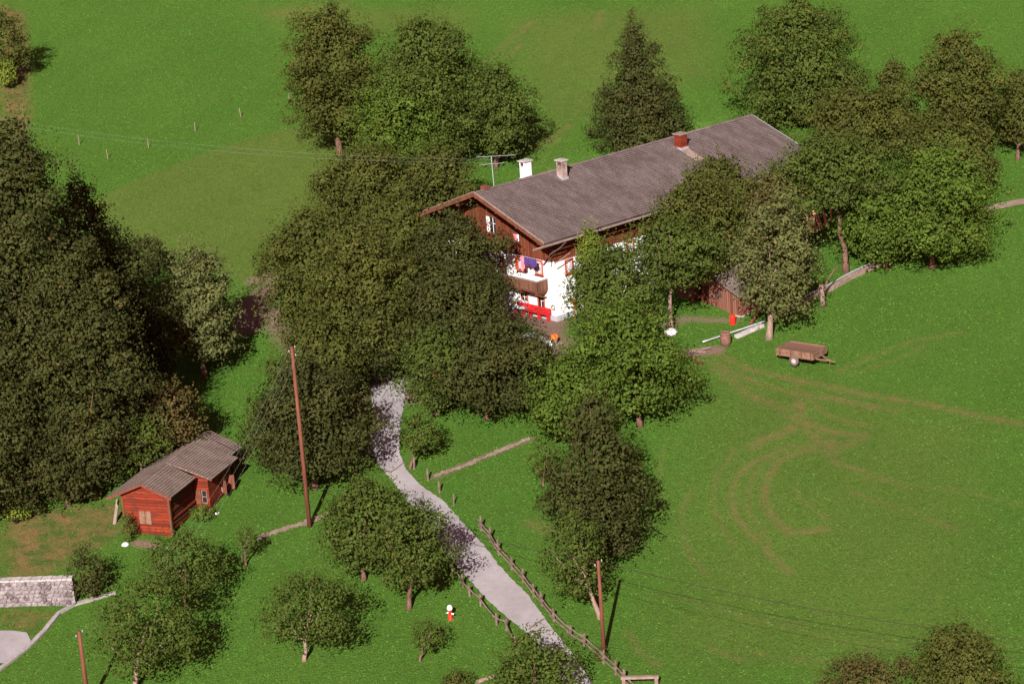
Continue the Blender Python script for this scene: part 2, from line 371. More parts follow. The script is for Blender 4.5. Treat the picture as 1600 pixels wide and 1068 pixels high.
# rough dry bank lower left and the upper left corner
poly = P([(0,800),(100,790),(190,780),(200,830),(120,880),(60,905),(0,905)])
ins = in_poly(X, Y, poly); dd = seg_dist(X, Y, poly + poly[:1]); dry = np.where(ins, smooth(dd / 2 + .3), smooth(.3 - dd / 2)) * .95
poly = P([(0,5),(40,20),(48,110),(50,185),(40,230),(0,260)])
ins = in_poly(X, Y, poly); dd = seg_dist(X, Y, poly + poly[:1]); dry = np.maximum(dry, np.where(ins, smooth(dd / 1.5 + .4), smooth(.4 - dd / 1.5)))
poly = P([(0,950),(92,955),(60,985),(40,1000),(30,985),(0,982)])
ins = in_poly(X, Y, poly); dd = seg_dist(X, Y, poly + poly[:1]); dry = np.maximum(dry, np.where(ins, smooth(dd / .6 + .3), 0) * .7)
# bare earth: yard by the house, farm track behind the trees, edges
for pts, wd, st in (([(845,505),(862,515),(858,545)], 1.3, 1), ([(870,506),(830,500),(790,490)], 1.3, 1), ([(860,540),(800,560),(720,590),(640,610)], 2.4, .9),
                    ([(440,437),(420,455),(400,475),(385,510)], 1.5, .95), ([(395,440),(420,430)], .8, .8), ([(425,490),(470,540),(560,590),(600,600)], 1.6, .8),
                    ([(1075,552),(1105,548),(1120,546)], .8, 1), ([(1065,497),(1110,500),(1150,500)], .5, .7), ([(1525,337),(1490,352),(1440,372),(1370,410)], .8, .8),
                    ([(215,848),(240,852)], .5, .9), ([(1075,498),(1040,508)], .6, .6), ([(680,745),(830,685)], .4, .5), ([(560,600),(545,690),(575,700)], 1.4, .6)):
    q = P(pts); d = seg_dist(X, Y, q); dirt = np.maximum(dirt, st * smooth(1.25 - d / wd))
me = bpy.data.meshes.new('meadow_ground'); ny, nx = X.shape
co = np.stack([X, Y, Z], -1).reshape(-1, 3)
idx = np.arange(nx * ny).reshape(ny, nx)
q = np.stack([idx[:-1, :-1], idx[:-1, 1:], idx[1:, 1:], idx[1:, :-1]], -1).reshape(-1, 4)
me.vertices.add(len(co)); me.vertices.foreach_set('co', co.reshape(-1).astype(np.float32))
me.loops.add(q.size); me.loops.foreach_set('vertex_index', q.reshape(-1).astype(np.int32))
me.polygons.add(len(q)); me.polygons.foreach_set('loop_start', np.arange(0, q.size, 4, dtype=np.int32)); me.polygons.foreach_set('loop_total', np.full(len(q), 4, dtype=np.int32))
me.polygons.foreach_set('use_smooth', np.ones(len(q), bool))
for nm, arr in (('track', track), ('mown', mown), ('dirt', dirt), ('dry', dry)):
    a = me.attributes.new(nm, 'FLOAT', 'POINT'); a.data.foreach_set('value', arr.reshape(-1).astype(np.float32))
me.update(calc_edges=True)
m, nt, b = new_mat('meadow_grass')
A = {k: N(nt, 'ShaderNodeAttribute', attribute_name=k).outputs['Fac'] for k in ('track', 'mown', 'dirt', 'dry')}
n1 = noise(nt, .09, 4, .6); n2 = noise(nt, 2.2, 5, .75); n3 = noise(nt, 7, 4, .8); n4 = noise(nt, .6, 5, .65)
g = mixc(nt, ramp(nt, n1, .38, .62), (.100, .258, .032), (.138, .295, .042))
g = mixc(nt, ramp(nt, n4, .35, .75), g, (.145, .262, .040))
olive = mixc(nt, ramp(nt, n4, .35, .7), (.205, .252, .056), (.25, .268, .072))
g = mixc(nt, A['mown'], g, olive)
g = mixc(nt, ramp(nt, n2, .30, .68), mixc(nt, .5, g, (.034, .075, .014)), g)
g = mixc(nt, ramp(nt, n3, .35, .75), mixc(nt, .62, g, (.030, .055, .012)), mixc(nt, .45, g, (.15, .34, .05)))
strk = noise(nt, 1.1, 5, .8, stretch=(1, .45, 1))
trk = N(nt, 'ShaderNodeMath', operation='MULTIPLY'); nt.links.new(A['track'], trk.inputs[0]); nt.links.new(ramp(nt, noise(nt, 1.3, 8, .9), .32, .55), trk.inputs[1])
g = mixc(nt, trk.outputs[0], g, (.27, .165, .085))
dryc = mixc(nt, ramp(nt, noise(nt, .9, 5, .75), .4, .62), (.085, .13, .03), (.25, .155, .07))
g = mixc(nt, A['dry'], g, dryc)
dm = N(nt, 'ShaderNodeMath', operation='MULTIPLY'); nt.links.new(A['dirt'], dm.inputs[0]); nt.links.new(ramp(nt, noise(nt, 2.0, 6, .75), .25, .42), dm.inputs[1])
g = mixc(nt, dm.outputs[0], g, mixc(nt, n3, (.22, .13, .10), (.34, .23, .19)))
nt.links.new(g, b.inputs['Base Color']); b.inputs['Roughness'].default_value = 1; b.inputs['Specular IOR Level'].default_value = 0
bump(nt, b, n3, 1.0, .22)
me.materials.append(m)
go = bpy.data.objects.new('ground', me); C.objects.link(go); tag(go, kind='structure')

def grass_tufts():
    r = np.random.default_rng(5); n = 220000
    # denser where the meadow lies nearer
    x = r.uniform(-48, 56, n); y = r.uniform(-50, 88, n)
    keep = np.abs(x) < (y + 178) * .215 + 4; x = x[keep]; y = y[keep]
    cl = .5 + .5 * np.sin(x * .8 + 2 * np.sin(y * .35)) * np.sin(y * .7 + 2 * np.sin(x * .4))
    keep = r.random(len(x)) < .45 + .55 * cl; x = x[keep]; y = y[keep]
    for lp, rp in ROADS:
        keep = ~in_poly(x, y, lp + rp[::-1]); x = x[keep]; y = y[keep]
    dx = x - HO[0]; dy = y - HO[1]; u = dx * hr[0] + dy * hr[1]; v = dx * hl[0] + dy * hl[1]
    keep = ~((u > -.3) & (u < HLEN + .3) & (v > -.3) & (v < HW + .3)); x = x[keep]; y = y[keep]
    ix = np.clip(np.searchsorted(gx, x), 0, len(gx) - 1); iy = np.clip(np.searchsorted(gy, y), 0, len(gy) - 1)
    keep = (dirt[iy, ix] < .25) & (track[iy, ix] < .15 + .4 * r.random(len(x))) & (r.random(len(x)) > mown[iy, ix] * .85); x = x[keep]; y = y[keep]
    n = len(x); z = height(x, y); p = np.stack([x, y, z], 1); th = r.uniform(0, math.pi, n); h = r.uniform(.02, .075, n)
    a = np.stack([np.cos(th), np.sin(th), np.zeros(n)], 1) * r.uniform(.02, .06, n)[:, None]
    tp = np.stack([r.normal(size=n) * .03, r.normal(size=n) * .03 + h * .7, h], 1)
    V = np.stack([p - a, p + a, p + a * .8 + tp, p - a * .8 + tp * .9], 1); V[:, :2, 2] -= .03
    o = quad_mesh('meadow_tufts', V, leaf_mat('tuft_grass', (.055, .15, .018), (.080, .185, .024), (.10, .17, .03)), r.random(n)); tag(o, kind='stuff'); o['label'] = 'short tufts of green grass spread over the meadow'; o['category'] = 'grass'
def strip(name, L_, R_, mat, dz=.03, n=60, across=6, jit=0.0):
    def res(pts, n):
        p = np.array([q[:2] for q in pts]); s = np.r_[0, np.cumsum(np.hypot(*np.diff(p, axis=0).T))]; t = np.linspace(0, s[-1], n)
        # smooth interpolation
        o = np.stack([np.interp(t, s, p[:, 0]), np.interp(t, s, p[:, 1])], -1)
        for _ in range(int(n / 30)): o[1:-1] = (o[:-2] + 2 * o[1:-1] + o[2:]) / 4
        return o
    a = res(L_, n); b_ = res(R_, n); mb = MB(); r = random.Random(3)
    if jit:
        ja = [r.uniform(-jit, jit) for _ in range(n)]; jb = [r.uniform(-jit, jit) for _ in range(n)]
    vs = []; fs = []
    for i in range(n):
        for k in range(across + 1):
            t = k / across
            if jit: t = (0 + ja[i] * (1 - t)) + t * (1 + jb[i] - ja[i] * 0)
            p = a[i] * (1 - t) + b_[i] * t; vs.append((p[0], p[1], ground(p[0], p[1]) + dz))
    for i in range(n - 1):
        for k in range(across):
            j = i * (across + 1) + k; fs.append((j, j + 1, j + across + 2, j + across + 1))
    mb.add(vs, fs); o = mb.build(name, mat, smooth_=True); return tag(o, kind='structure')
m, nt, b = new_mat('gravel_road')
n1 = noise(nt, .6, 5, .7); n2 = noise(nt, 9, 4, .8); n5 = noise(nt, 2.2, 5, .7)
c = mixc(nt, ramp(nt, n1, .3, .7), (.25, .232, .24), (.36, .338, .355)); c = mixc(nt, ramp(nt, n2, .3, .7), mixc(nt, .4, c, (.19, .15, .14)), c)
c = mixc(nt, ramp(nt, n5, .6, .78), c, (.28, .20, .16))
nt.links.new(c, b.inputs['Base Color']); b.inputs['Roughness'].default_value = .95; bump(nt, b, n2, .5, .03); M['road'] = m
Lp = [(568,560),(578,600),(580,625),(584,650),(575,690),(592,728),(608,745),(631,775),(658,812),(682,843),(719,890),(742,915),(766,941),(790,962),(810,978),(840,1005),(862,1035),(881,1066),(905,1100),(930,1140)]
Rp = [(632,560),(636,600),(633,625),(628,650),(624,680),(624,708),(635,735),(660,760),(692,782),(722,815),(749,843),(780,884),(806,910),(827,931),(842,952),(857,975),(884,1008),(902,1030),(918,1056),(945,1100),(975,1140)]
ROADS = [(P(Lp), P(Rp)), (P([(-10,985),(20,985),(42,988),(48,1000)]), P([(-10,1035),(10,1036),(28,1022),(46,1004)])), (P([(676,742),(826,682)]), P([(682,749),(832,688)])), (P([(568,575),(640,560),(740,540),(835,520)]), P([(634,600),(700,580),(780,565),(872,545)]))]
grass_tufts()
strip('road', P(Lp), P(Rp), M['road'], .03, 220, 8, .025)
strip('yard_path', P([(568,575),(640,560),(740,540),(835,520)]), P([(634,600),(700,580),(780,565),(872,545)]), M['road'], .035, 40, 4)
strip('gravel_patch', P([(-10,985),(20,985),(42,988),(48,1000)]), P([(-10,1035),(10,1036),(28,1022),(46,1004)]), M['road'], .03, 14, 4)
# stone-edged channel across the slope, concrete strip lower left, lane on the right
M['path'] = plain('trodden_path', (.17, .115, .085), (.27, .20, .165), 1.2, .95)
strip('footpath', P([(676,742),(720,727),(770,706),(826,682)]), P([(680,746),(724,731),(774,710),(830,686)]), M['path'], .03, 60, 2, .3)
strip('field_path', P([(400,838),(440,824),(480,812),(520,797)]), P([(403,844),(443,829.5),(483,818.5),(523,802)]), M['path'], .03, 60, 2, .25)
strip('side_path', P([(1515,328),(1560,318),(1605,309)]), P([(1520,337),(1565,326),(1610,317)]), M['path'], .03, 20, 2)
M['concrete'] = plain('concrete', (.24, .21, .20), (.34, .31, .31), 5, .9)
def kerb(name, label, pts, w, h, mat, cat='kerb'):
    t = P(pts); s = []
    for a, b_ in zip(t[:-1], t[1:]):
        k = max(2, int(np.linalg.norm(b_ - a) / .6))
        for i in range(k): s.append(a + (b_ - a) * i / k)
    s.append(t[-1]); mb = MB(); vs = []; fs = []
    for i, p in enumerate(s):
        d = (s[min(i + 1, len(s) - 1)] - s[max(i - 1, 0)])[:2]; d /= np.linalg.norm(d); n_ = np.array([-d[1], d[0]])
        z = ground(p[0], p[1])
        for sx, zz in ((-1, -.3), (-1, h), (1, h), (1, -.3)):
            vs.append((p[0] + n_[0] * sx * w / 2, p[1] + n_[1] * sx * w / 2, z + zz + (random.uniform(-.02, .02) if zz > 0 else 0)))
        if i:
            j = (i - 1) * 4
            for k in range(4): fs.append((j + k, j + (k + 1) % 4, j + 4 + (k + 1) % 4, j + 4 + k))
    fs.append((0, 1, 2, 3)); j = (len(s) - 1) * 4; fs.append((j + 3, j + 2, j + 1, j))
    mb.add(vs, fs); return tag(mb.build(name, mat), label, cat)
kerb('concrete_kerb', 'pale concrete edging strip curving down beside the gravel patch', [(-10,1053),(20,1030),(45,1010),(70,985),(92,958),(115,945),(150,935),(180,926)], .30, .12, M['concrete'])
kerb('drain_channel', 'thin grassy wooden drain bar laid across the gravel road', [(826,983),(838,974),(850,967)], .12, .05, M['post_wood'], 'drain')
kerb('drain_channel', 'thin drain bar crossing the road beside the upper roadside trees', [(608,740),(622,730),(632,722)], .10, .05, M['post_wood'], 'drain')

# ------------------------------------------------------------------ trees
def crown(a, bdepth, c, shape, leaf, dens, seed, loose=.12):
    """leaf clumps on lobes spread through an envelope of half-width a, depth b, half-height c centred on the origin"""
    r = np.random.default_rng(seed)
    t0, p_, q = {'round': (.38, 2.1, .58), 'egg': (.34, 2.0, .58), 'pear': (.27, 1.4, .74), 'cone': (.12, 1.05, .85), 'column': (.3, 2.6, .5), 'wide': (.4, 2.0, .5)}[shape]
    def prof(t):
        t = np.clip(t, 0, 1); u = np.clip((t - t0) / (1 - t0), 0, 1); d_ = np.clip((t0 - t) / t0, 0, 1)
        return np.where(t > t0, (1 - u ** p_) ** q, (1 - d_ ** 2.6) ** .45)
    lobes = []
    size = (a + bdepth) / 2
    rl0 = np.clip(.20 * size + .26, .2, 1.45)
    nl = int(np.clip(2.9 * (a + bdepth) * c / (rl0 ** 2), 12, 700))
    for i in range(nl):
        t = .03 + .94 * ((i * .618034) % 1.0); th = r.uniform(0, 2 * math.pi); w = prof(t)
        w = float(w)
        if r.random() > w ** .75 + .10: continue
        rr = (w * (.52 + .48 * r.random() ** .6) if r.random() < .8 else w * r.uniform(.1, .7))
        ls = rl0 * r.uniform(.42, 1.6) * (.36 + .64 * w)
        k2 = max(0.0, 1 - ls * .55 / max(size, .1)) * (1 + .16 * math.sin(th * 2 + t * 9 + seed) + r.uniform(-.08, .20))
        lobes.append((math.cos(th) * a * rr * k2, math.sin(th) * bdepth * rr * k2, (2 * t - 1) * (c - ls * .5), ls, r.random()))
    # the leading shoot
    lobes.append((0, 0, c * .86, rl0 * .6, .5)); lobes.append((r.uniform(-.2, .2) * a, 0, c * .7, rl0 * .8, .5))
    V = []; T = []
    for (x, y, z, ls, tn) in lobes:
        n = int(4 * math.pi * ls * ls * dens / (leaf * leaf) * .50) + 6
        d = r.normal(size=(n, 3)); d /= np.linalg.norm(d, axis=1)[:, None]
        flat = np.array([1.12, 1.12, .68])
        rad = ls * (1 - r.random(n) ** 2 * .55 + r.normal(size=n) * loose)
        p = np.array([x, y, z]) + d * rad[:, None] * flat
        out = p / np.array([a, bdepth, c]); on = np.linalg.norm(out, axis=1)
        keep = (on > .5) | (r.random(n) < .12)
        # bites between the boughs: whole pockets without leaves
        fq = 2.6 / (.45 + .22 * size); ph = seed * .37
        wob = np.sin(p[:, 0] * fq * 1.9 + ph + 1.3 * np.sin(p[:, 2] * fq * 1.1)) * np.sin(p[:, 2] * fq * 2.3 + ph * 1.7 + np.sin(p[:, 1] * fq * 1.5)) + .6 * np.sin(p[:, 0] * fq * 4.1 - p[:, 2] * fq * 3.2 + ph) * np.sin(p[:, 1] * fq * 3.7 + p[:, 2] * fq * 2.1)
        keep &= wob > -.42 + .12 * r.normal(size=n)
        p = p[keep]; dk = d[keep]; n = len(p)
        if n == 0: continue
        o_ = p / np.array([a * a, bdepth * bdepth, c * c]); o_ /= (np.linalg.norm(o_, axis=1)[:, None] + 1e-6)
        nrm = dk * 1.0 + o_ * .25 + np.array([0, 0, .15]) + r.normal(size=(n, 3)) * .32; nrm /= np.linalg.norm(nrm, axis=1)[:, None]
        u = np.cross(nrm, r.normal(size=(n, 3))); u /= (np.linalg.norm(u, axis=1)[:, None] + 1e-6); v = np.cross(nrm, u)
        s = leaf * r.uniform(.55, 1.25, n)[:, None]
        e1 = u * s * .62; e2 = v * s * .42
        bend = nrm * s * .12
        V.append(np.stack([p - e1 - bend, p - e2, p + e1 - bend, p + e2], 1)); T.append(np.clip(tn * .5 + r.random(n) * .5 + (r.random(n) > .985) * .5, 0, 1))
    # inner foliage that closes the crown behind the outer boughs
    lf = leaf * 1.5; n = int(4 * math.pi * size * c * (dens ** 2 if dens > 1.1 else .35 * dens ** 2) / (lf * lf) * .8)
    t = r.uniform(.02, .93, n); th = r.uniform(0, 2 * math.pi, n); w = prof(t); kk = r.random(n) < w + .1; t, th, w = t[kk], th[kk], w[kk]; n = len(t)
    rr = w * r.uniform(.35, .72, n)
    p = np.stack([np.cos(th) * a * rr, np.sin(th) * bdepth * rr, (2 * t - 1) * c * .93], 1)
    nrm = np.stack([np.cos(th), np.sin(th), .3 + 0 * th], 1) + r.normal(size=(n, 3)) * .6; nrm /= np.linalg.norm(nrm, axis=1)[:, None]
    u = np.cross(nrm, r.normal(size=(n, 3))); u /= np.linalg.norm(u, axis=1)[:, None]; v = np.cross(nrm, u); s = lf * r.uniform(.6, 1.1, n)[:, None]
    V.append(np.stack([p - u * s * .6, p - v * s * .42, p + u * s * .6, p + v * s * .42], 1)); T.append(r.random(n) * .9)
    # straggling twigs
    n = int(75 * size)
    t = r.uniform(.08, 1.0, n); th = r.uniform(0, 2 * math.pi, n); w = prof(t)
    st = r.integers(2, 6)
    base = np.stack([np.cos(th) * a * w, np.sin(th) * bdepth * w, (2 * t - 1) * c], 1)
    for j in range(4):
        p = base * (1 + .045 * j) + np.array([0, 0, .05 * j]) + r.normal(size=(n, 3)) * leaf * .45
        nrm = r.normal(size=(n, 3)) + np.array([0, -.4, .6]); nrm /= np.linalg.norm(nrm, axis=1)[:, None]
        u = np.cross(nrm, r.normal(size=(n, 3))); u /= np.linalg.norm(u, axis=1)[:, None]; v = np.cross(nrm, u); s = leaf * .8
        V.append(np.stack([p - u * s * .6, p - v * s * .4, p + u * s * .6, p + v * s * .4], 1)); T.append(r.random(n) * .9)
    return np.concatenate(V), np.concatenate(T), lobes
def trunk_mesh(h0, top, rad, lobes, off, cz, seed, limbs=7, lk=.26):
    r = random.Random(seed); mb = MB()
    ctop = np.array([off[0], off[1], top])
    pts = []; rs = []
    for i in range(8):
        t = i / 7; bend = math.sin(t * math.pi) * rad * 1.2
        p = np.array([0, 0, -.3]) * (1 - t) + ctop * t; p = p + np.array([bend * r.uniform(-1, 1) * .6 + off[0] * (t * t - t) * .6, bend * r.uniform(-1, 1) * .6, 0])
        pts.append(p); rs.append(rad * ((1.35 if i == 0 else 1) * (1 - t * .85)))
    mb.tube(pts, rs, 8)
    ls = sorted(lobes, key=lambda l: r.random())[:limbs]
    for (x, y, z, s, tn) in ls:
        e = np.array([x + off[0], y + off[1], z + cz])
        t = r.uniform(.25, .55); t = min(max(h0 / max(top, .1), .12) + r.uniform(0, .25), .8)
        k = t * 7; i = min(int(k), 6); st = pts[i] * (1 - (k - i)) + pts[i + 1] * (k - i)
        mid = (st + e) / 2 + np.array([0, 0, -.08 * np.linalg.norm(e - st)]) + np.array([r.uniform(-.1, .1) for _ in range(3)]) * np.linalg.norm(e - st)
        r0 = rad * lk
        mb.tube([st, st * .4 + mid * .6, mid * .6 + e * .4, e], [r0, r0 * .75, r0 * .45, r0 * .12], 6)
    return mb
def tree(name, label, base, box, shape='egg', tone='mid', group=None, leaf=.19, dens=1.15, bark='bark', rad=None, cat='tree', depth=1.0, limbs=7, loose=.12):
    """base: foot of the trunk; box: crown left, right, top, bottom in the aerial survey"""
    p = at(*base); s = scale_at(p); l, r_, t, bt = box
    cx, cy = (l + r_) / 2, (t + bt) / 2
    a = (r_ - l) / 2 / s; b_app = (bt - t) / 2 / s
    bd = a * depth
    c = math.sqrt(max(b_app ** 2 - (math.sin(PITCH) * bd) ** 2, (b_app * .6) ** 2)) / math.cos(PITCH)
    ox, oy = unroll(cx - base[0], cy - base[1])
    lat = ox / s; up = -oy / s / math.cos(PITCH)
    if up - c < .02: up = max(up, c * .9)
    seed = abs(hash((round(base[0]), round(base[1]), round(l)))) % 100000
    seed = int((base[0] * 73 + base[1] * 179 + l * 31) % 99991)
    o = thing(name, label, cat, p, 0, group)
    V, T, lobes = crown(a, bd, c, shape, leaf, dens, seed, loose)
    cp = 'foliage' if cat in ('shrub', 'hedge', 'plant') else 'crown'
    quad_mesh(cp, V, L[tone], T, o, (lat, 0, up))
    rad = rad or max(.05, .020 * (up + c) + .045)
    trunk_mesh(max(up - c, .2), up - c * .1, rad, lobes, (lat, 0), up, seed, limbs, .42 if bark == 'bark_pale' and dens < .9 else .26).build('trunk' if cat == 'tree' else 'stem', M[bark], o, True)
    return o
G_BIG = 'tall trees of the wood at the left edge'; G_FAR = 'trees on the meadow behind the farmhouse'; G_FRUIT = 'orchard trees in the foreground meadow'; G_MID = 'trees crowded in front of the farmhouse'; G_RIGHT = 'trees at the right end of the farmhouse'
TREES = [
 # left wood
 ('broadleaf_tree','tallest dark tree at the left edge with a pointed top',(60,770),(-60,172,178,700),'egg','dark',G_BIG),
 ('broadleaf_tree','broad dark tree filling the left edge low down behind the dry bank',(-10,800),(-110,120,470,812),'egg','dark',G_BIG),
 ('broadleaf_tree','dark tree on the inner side of the left wood, shading the grass beside it',(150,772),(60,246,400,735),'egg','dark',G_BIG),
 ('broadleaf_tree','dark tree high on the inner flank of the pointed tree',(135,640),(60,232,270,560),'pear','dark',G_BIG),
 ('broadleaf_tree','small dark tree in deep shade between the left wood and the pale olive tree',(222,640),(150,274,372,632),'egg','dark',G_BIG),
 ('broadleaf_tree','dark tree cut by the left edge halfway up the picture',(-25,640),(-110,70,255,620),'egg','dark',G_BIG),
 ('broadleaf_tree','low dark tree at the lower rim of the left wood above the dry bank',(105,790),(55,185,620,785),'round','dark',G_BIG),
 ('broadleaf_tree','pale olive round-headed tree with a stout bare trunk beside the left wood',(321,588),(252,378,376,572),'egg','grey',None),
 ('young_tree','light green small tree directly behind the red hut',(225,758),(172,268,635,722),'egg','mid','small trees behind the red hut'),
 ('young_tree','brownish small tree over the back of the hut roof',(280,735),(212,320,590,706),'round','brown','small trees behind the red hut'),
 # behind the farmhouse
 ('broadleaf_tree','dark pointed tree with a pale bare trunk, leftmost behind the farmhouse',(531,241),(440,608,6,222),'round','olive',G_FAR),
 ('broadleaf_tree','big mid-green tree with a tall tip left of the farmhouse ridge',(664,262),(575,768,20,250),'egg','mid',G_FAR),
 ('broadleaf_tree','green tree casting a black shadow just above the white chimney',(775,262),(722,838,98,248),'egg','mid',G_FAR),
 ('broadleaf_tree','low bright green tree between the two pointed trees behind the house',(620,290),(540,690,125,270),'round','bright',G_FAR),
 ('conifer_tree','dark spiky conifer-like tree behind the middle of the farmhouse roof',(1000,262),(908,1078,32,245),'cone','dark',G_FAR),
 ('broadleaf_tree','large rounded tree whose top leaves the picture above the far roof end',(1256,190),(1138,1346,-6,205),'round','mid',G_FAR),
 ('broadleaf_tree','small rounded treetop between the two large trees at upper right',(1390,230),(1360,1422,92,215),'egg','olive',G_FAR),
 ('broadleaf_tree','tall reddish-tinged tree at upper right, second from the edge',(1492,270),(1418,1565,45,240),'egg','olive',G_FAR),
 ('broadleaf_tree','narrow tree cut off by the right edge of the picture',(1590,250),(1548,1640,108,228),'egg','olive',G_FAR),
 ('broadleaf_tree','brownish spreading tree right of the far roof corner',(1330,275),(1240,1428,130,262),'wide','olive',G_RIGHT),
 ('broadleaf_tree','brownish tree below the tall reddish one at upper right',(1450,320),(1400,1548,175,300),'wide','olive',G_RIGHT),
 ('broadleaf_tree','green tree whose crown covers the far right roof corner',(1322,425),(1198,1388,208,335),'egg','mid',G_RIGHT),
 ('broadleaf_tree','bright green broad tree, farthest right of the group by the farmhouse',(1455,418),(1365,1556,222,408),'round','bright',G_RIGHT),
 ('broadleaf_tree','bright green low tree in the middle of the right-hand group',(1385,420),(1295,1450,270,412),'round','bright',G_RIGHT),
 # hedge-like growth left of the house
 ('shrub_tree','olive scrubby tree left of the gable, below the pointed pair',(560,372),(484,648,222,350),'wide','olive','scrubby trees left of the gable'),
 ('shrub_tree','yellowish scrubby tree touching the left tip of the gable roof',(690,362),(612,752,228,338),'wide','olive','scrubby trees left of the gable'),
 ('shrub_tree','dark scrubby tree hiding the left half of the gable wall',(730,512),(640,792,322,490),'egg','dark','scrubby trees left of the gable'),
 ('shrub_tree','scrubby tree below the left roof tip beside a gap of grass',(625,470),(560,690,300,430),'round','olive','scrubby trees left of the gable'),
 # centre left column
 ('broadleaf_tree','large olive tree left of the gable with its left side over the grass',(500,545),(402,578,318,520),'egg','olive',G_MID),
 ('broadleaf_tree','olive tree in the middle of the crowd left of the farmhouse',(560,600),(485,660,335,570),'egg','olive',G_MID),
 ('broadleaf_tree','dark tree right above the head of the gravel road',(600,600),(510,655,440,600),'round','dark',G_MID),
 ('broadleaf_tree','dark rounded tree behind the tall red-brown pole',(492,762),(388,588,545,752),'egg','dark',G_MID),
 ('broadleaf_tree','olive tree rising above the top of the tall red-brown pole',(500,650),(425,570,480,630),'round','olive',G_MID),
 ('broadleaf_tree','dark tree directly in front of the gable, its crown ending at the balcony',(720,610),(622,812,405,575),'round','dark',G_MID),
 ('broadleaf_tree','dark tree below the red bench with brown trunk base at the lawn',(760,655),(660,862,484,642),'round','dark',G_MID),
 ('broadleaf_tree','dark green tree on the right bank of the road head',(680,648),(622,758,500,635),'round','mid',G_MID),
 ('broadleaf_tree','bright green wide tree right of the yard, in front of the side wall',(1000,665),(880,1074,455,652),'round','bright',G_MID),
 ('broadleaf_tree','green tree in front of the house corner with reddish fruit in its top',(965,560),(888,1025,372,545),'egg','mid',G_MID),
 ('broadleaf_tree','low bright green tree between the dark yard trees and the pointed dark tree',(895,692),(818,962,545,688),'round','bright',G_MID),
 ('climbing_plant','thin yellow-green climber reaching up to the eave near the house corner',(921,507),(898,948,352,500),'column','yellow',None),
 ('broadleaf_tree','dark olive tree covering the middle of the side wall with its top over the roof',(1080,470),(1005,1172,262,440),'egg','olive',G_MID),
 ('broadleaf_tree','rounded treetop standing against the roof right of the wooden vent',(1135,420),(1062,1188,238,385),'egg','olive',G_MID),
 ('broadleaf_tree','green tree with pale trunk left of the timber shed',(1049,512),(965,1122,335,450),'round','mid',G_MID,.25,1.15,'bark_pale'),
 ('broadleaf_tree','greyish tree with forked pale trunk right of the shed near the trailer',(1201,528),(1148,1276,292,500),'egg','grey',G_MID,.25,1.0,'bark_pale'),
 ('broadleaf_tree','brownish tree behind the forked pale tree before the house end',(1215,440),(1160,1262,262,412),'wide','brown',G_RIGHT),
 # lower middle
 ('broadleaf_tree','tall dark pointed tree standing alone in the meadow right of the road',(925,880),(848,1012,600,872),'pear','dark',None),
 ('broadleaf_tree','light green small tree at the foot of the tall dark pointed tree, beside the pole',(939,965),(846,942,785,936),'egg','mid',None,.22,.85,'bark_pale'),
 ('sapling','pale feathery sapling left of the tall dark meadow tree',(848,758),(824,878,690,745),'round','mid',None,.2,.4),
 ('sapling','small bushy sapling beside the road where it bends',(640,732),(628,686,642,706),'round','mid',None,.2,.8),
 ('orchard_tree','largest orchard tree in the foreground, on the left verge of the road',(567,906),(502,648,730,890),'egg','mid',G_FRUIT,.22,1.15),
 ('orchard_tree','orchard tree with leaning trunk just left of the left road fence',(638,950),(585,712,775,915),'egg','mid',G_FRUIT,.22,1.0),
 ('orchard_tree','small round orchard tree with a V-shaped trunk alone in the foreground lawn',(475,1031),(415,566,884,1003),'egg','mid',G_FRUIT,.2,.72,'bark_pale'),
 ('orchard_tree','loose orchard tree with white lower trunk at bottom left',(211,1075),(150,318,885,1045),'egg','mid',G_FRUIT,.21,.75,'bark_pale'),
 ('orchard_tree','orchard tree directly below the red hut',(290,958),(230,354,822,928),'egg','mid',G_FRUIT,.21,.8),
 ('sapling','tiny young tree with thin stem near the red and white hydrant',(655,1032),(644,696,966,1010),'round','mid',None,.17,.6),
 ('sapling','thin staked young tree on the lawn right of the hut',(384,884),(371,402,820,860),'egg','mid',None,.15,.5),
 ('foreground_tree','leafy young tree with upright shoots cut off by the bottom edge over the road',(835,1110),(768,905,976,1092),'egg','mid',None,.22,.8),
 ('foreground_tree','dark olive tree with rounded top cut off by the bottom right edge',(1490,1150),(1415,1572,955,1130),'egg','olive',None,.19),
 ('broadleaf_tree','tangled orchard tree rising left of the lower orchard tree crown',(150,935),(108,166,850,930),'egg','dark',None,.2,.7),
]
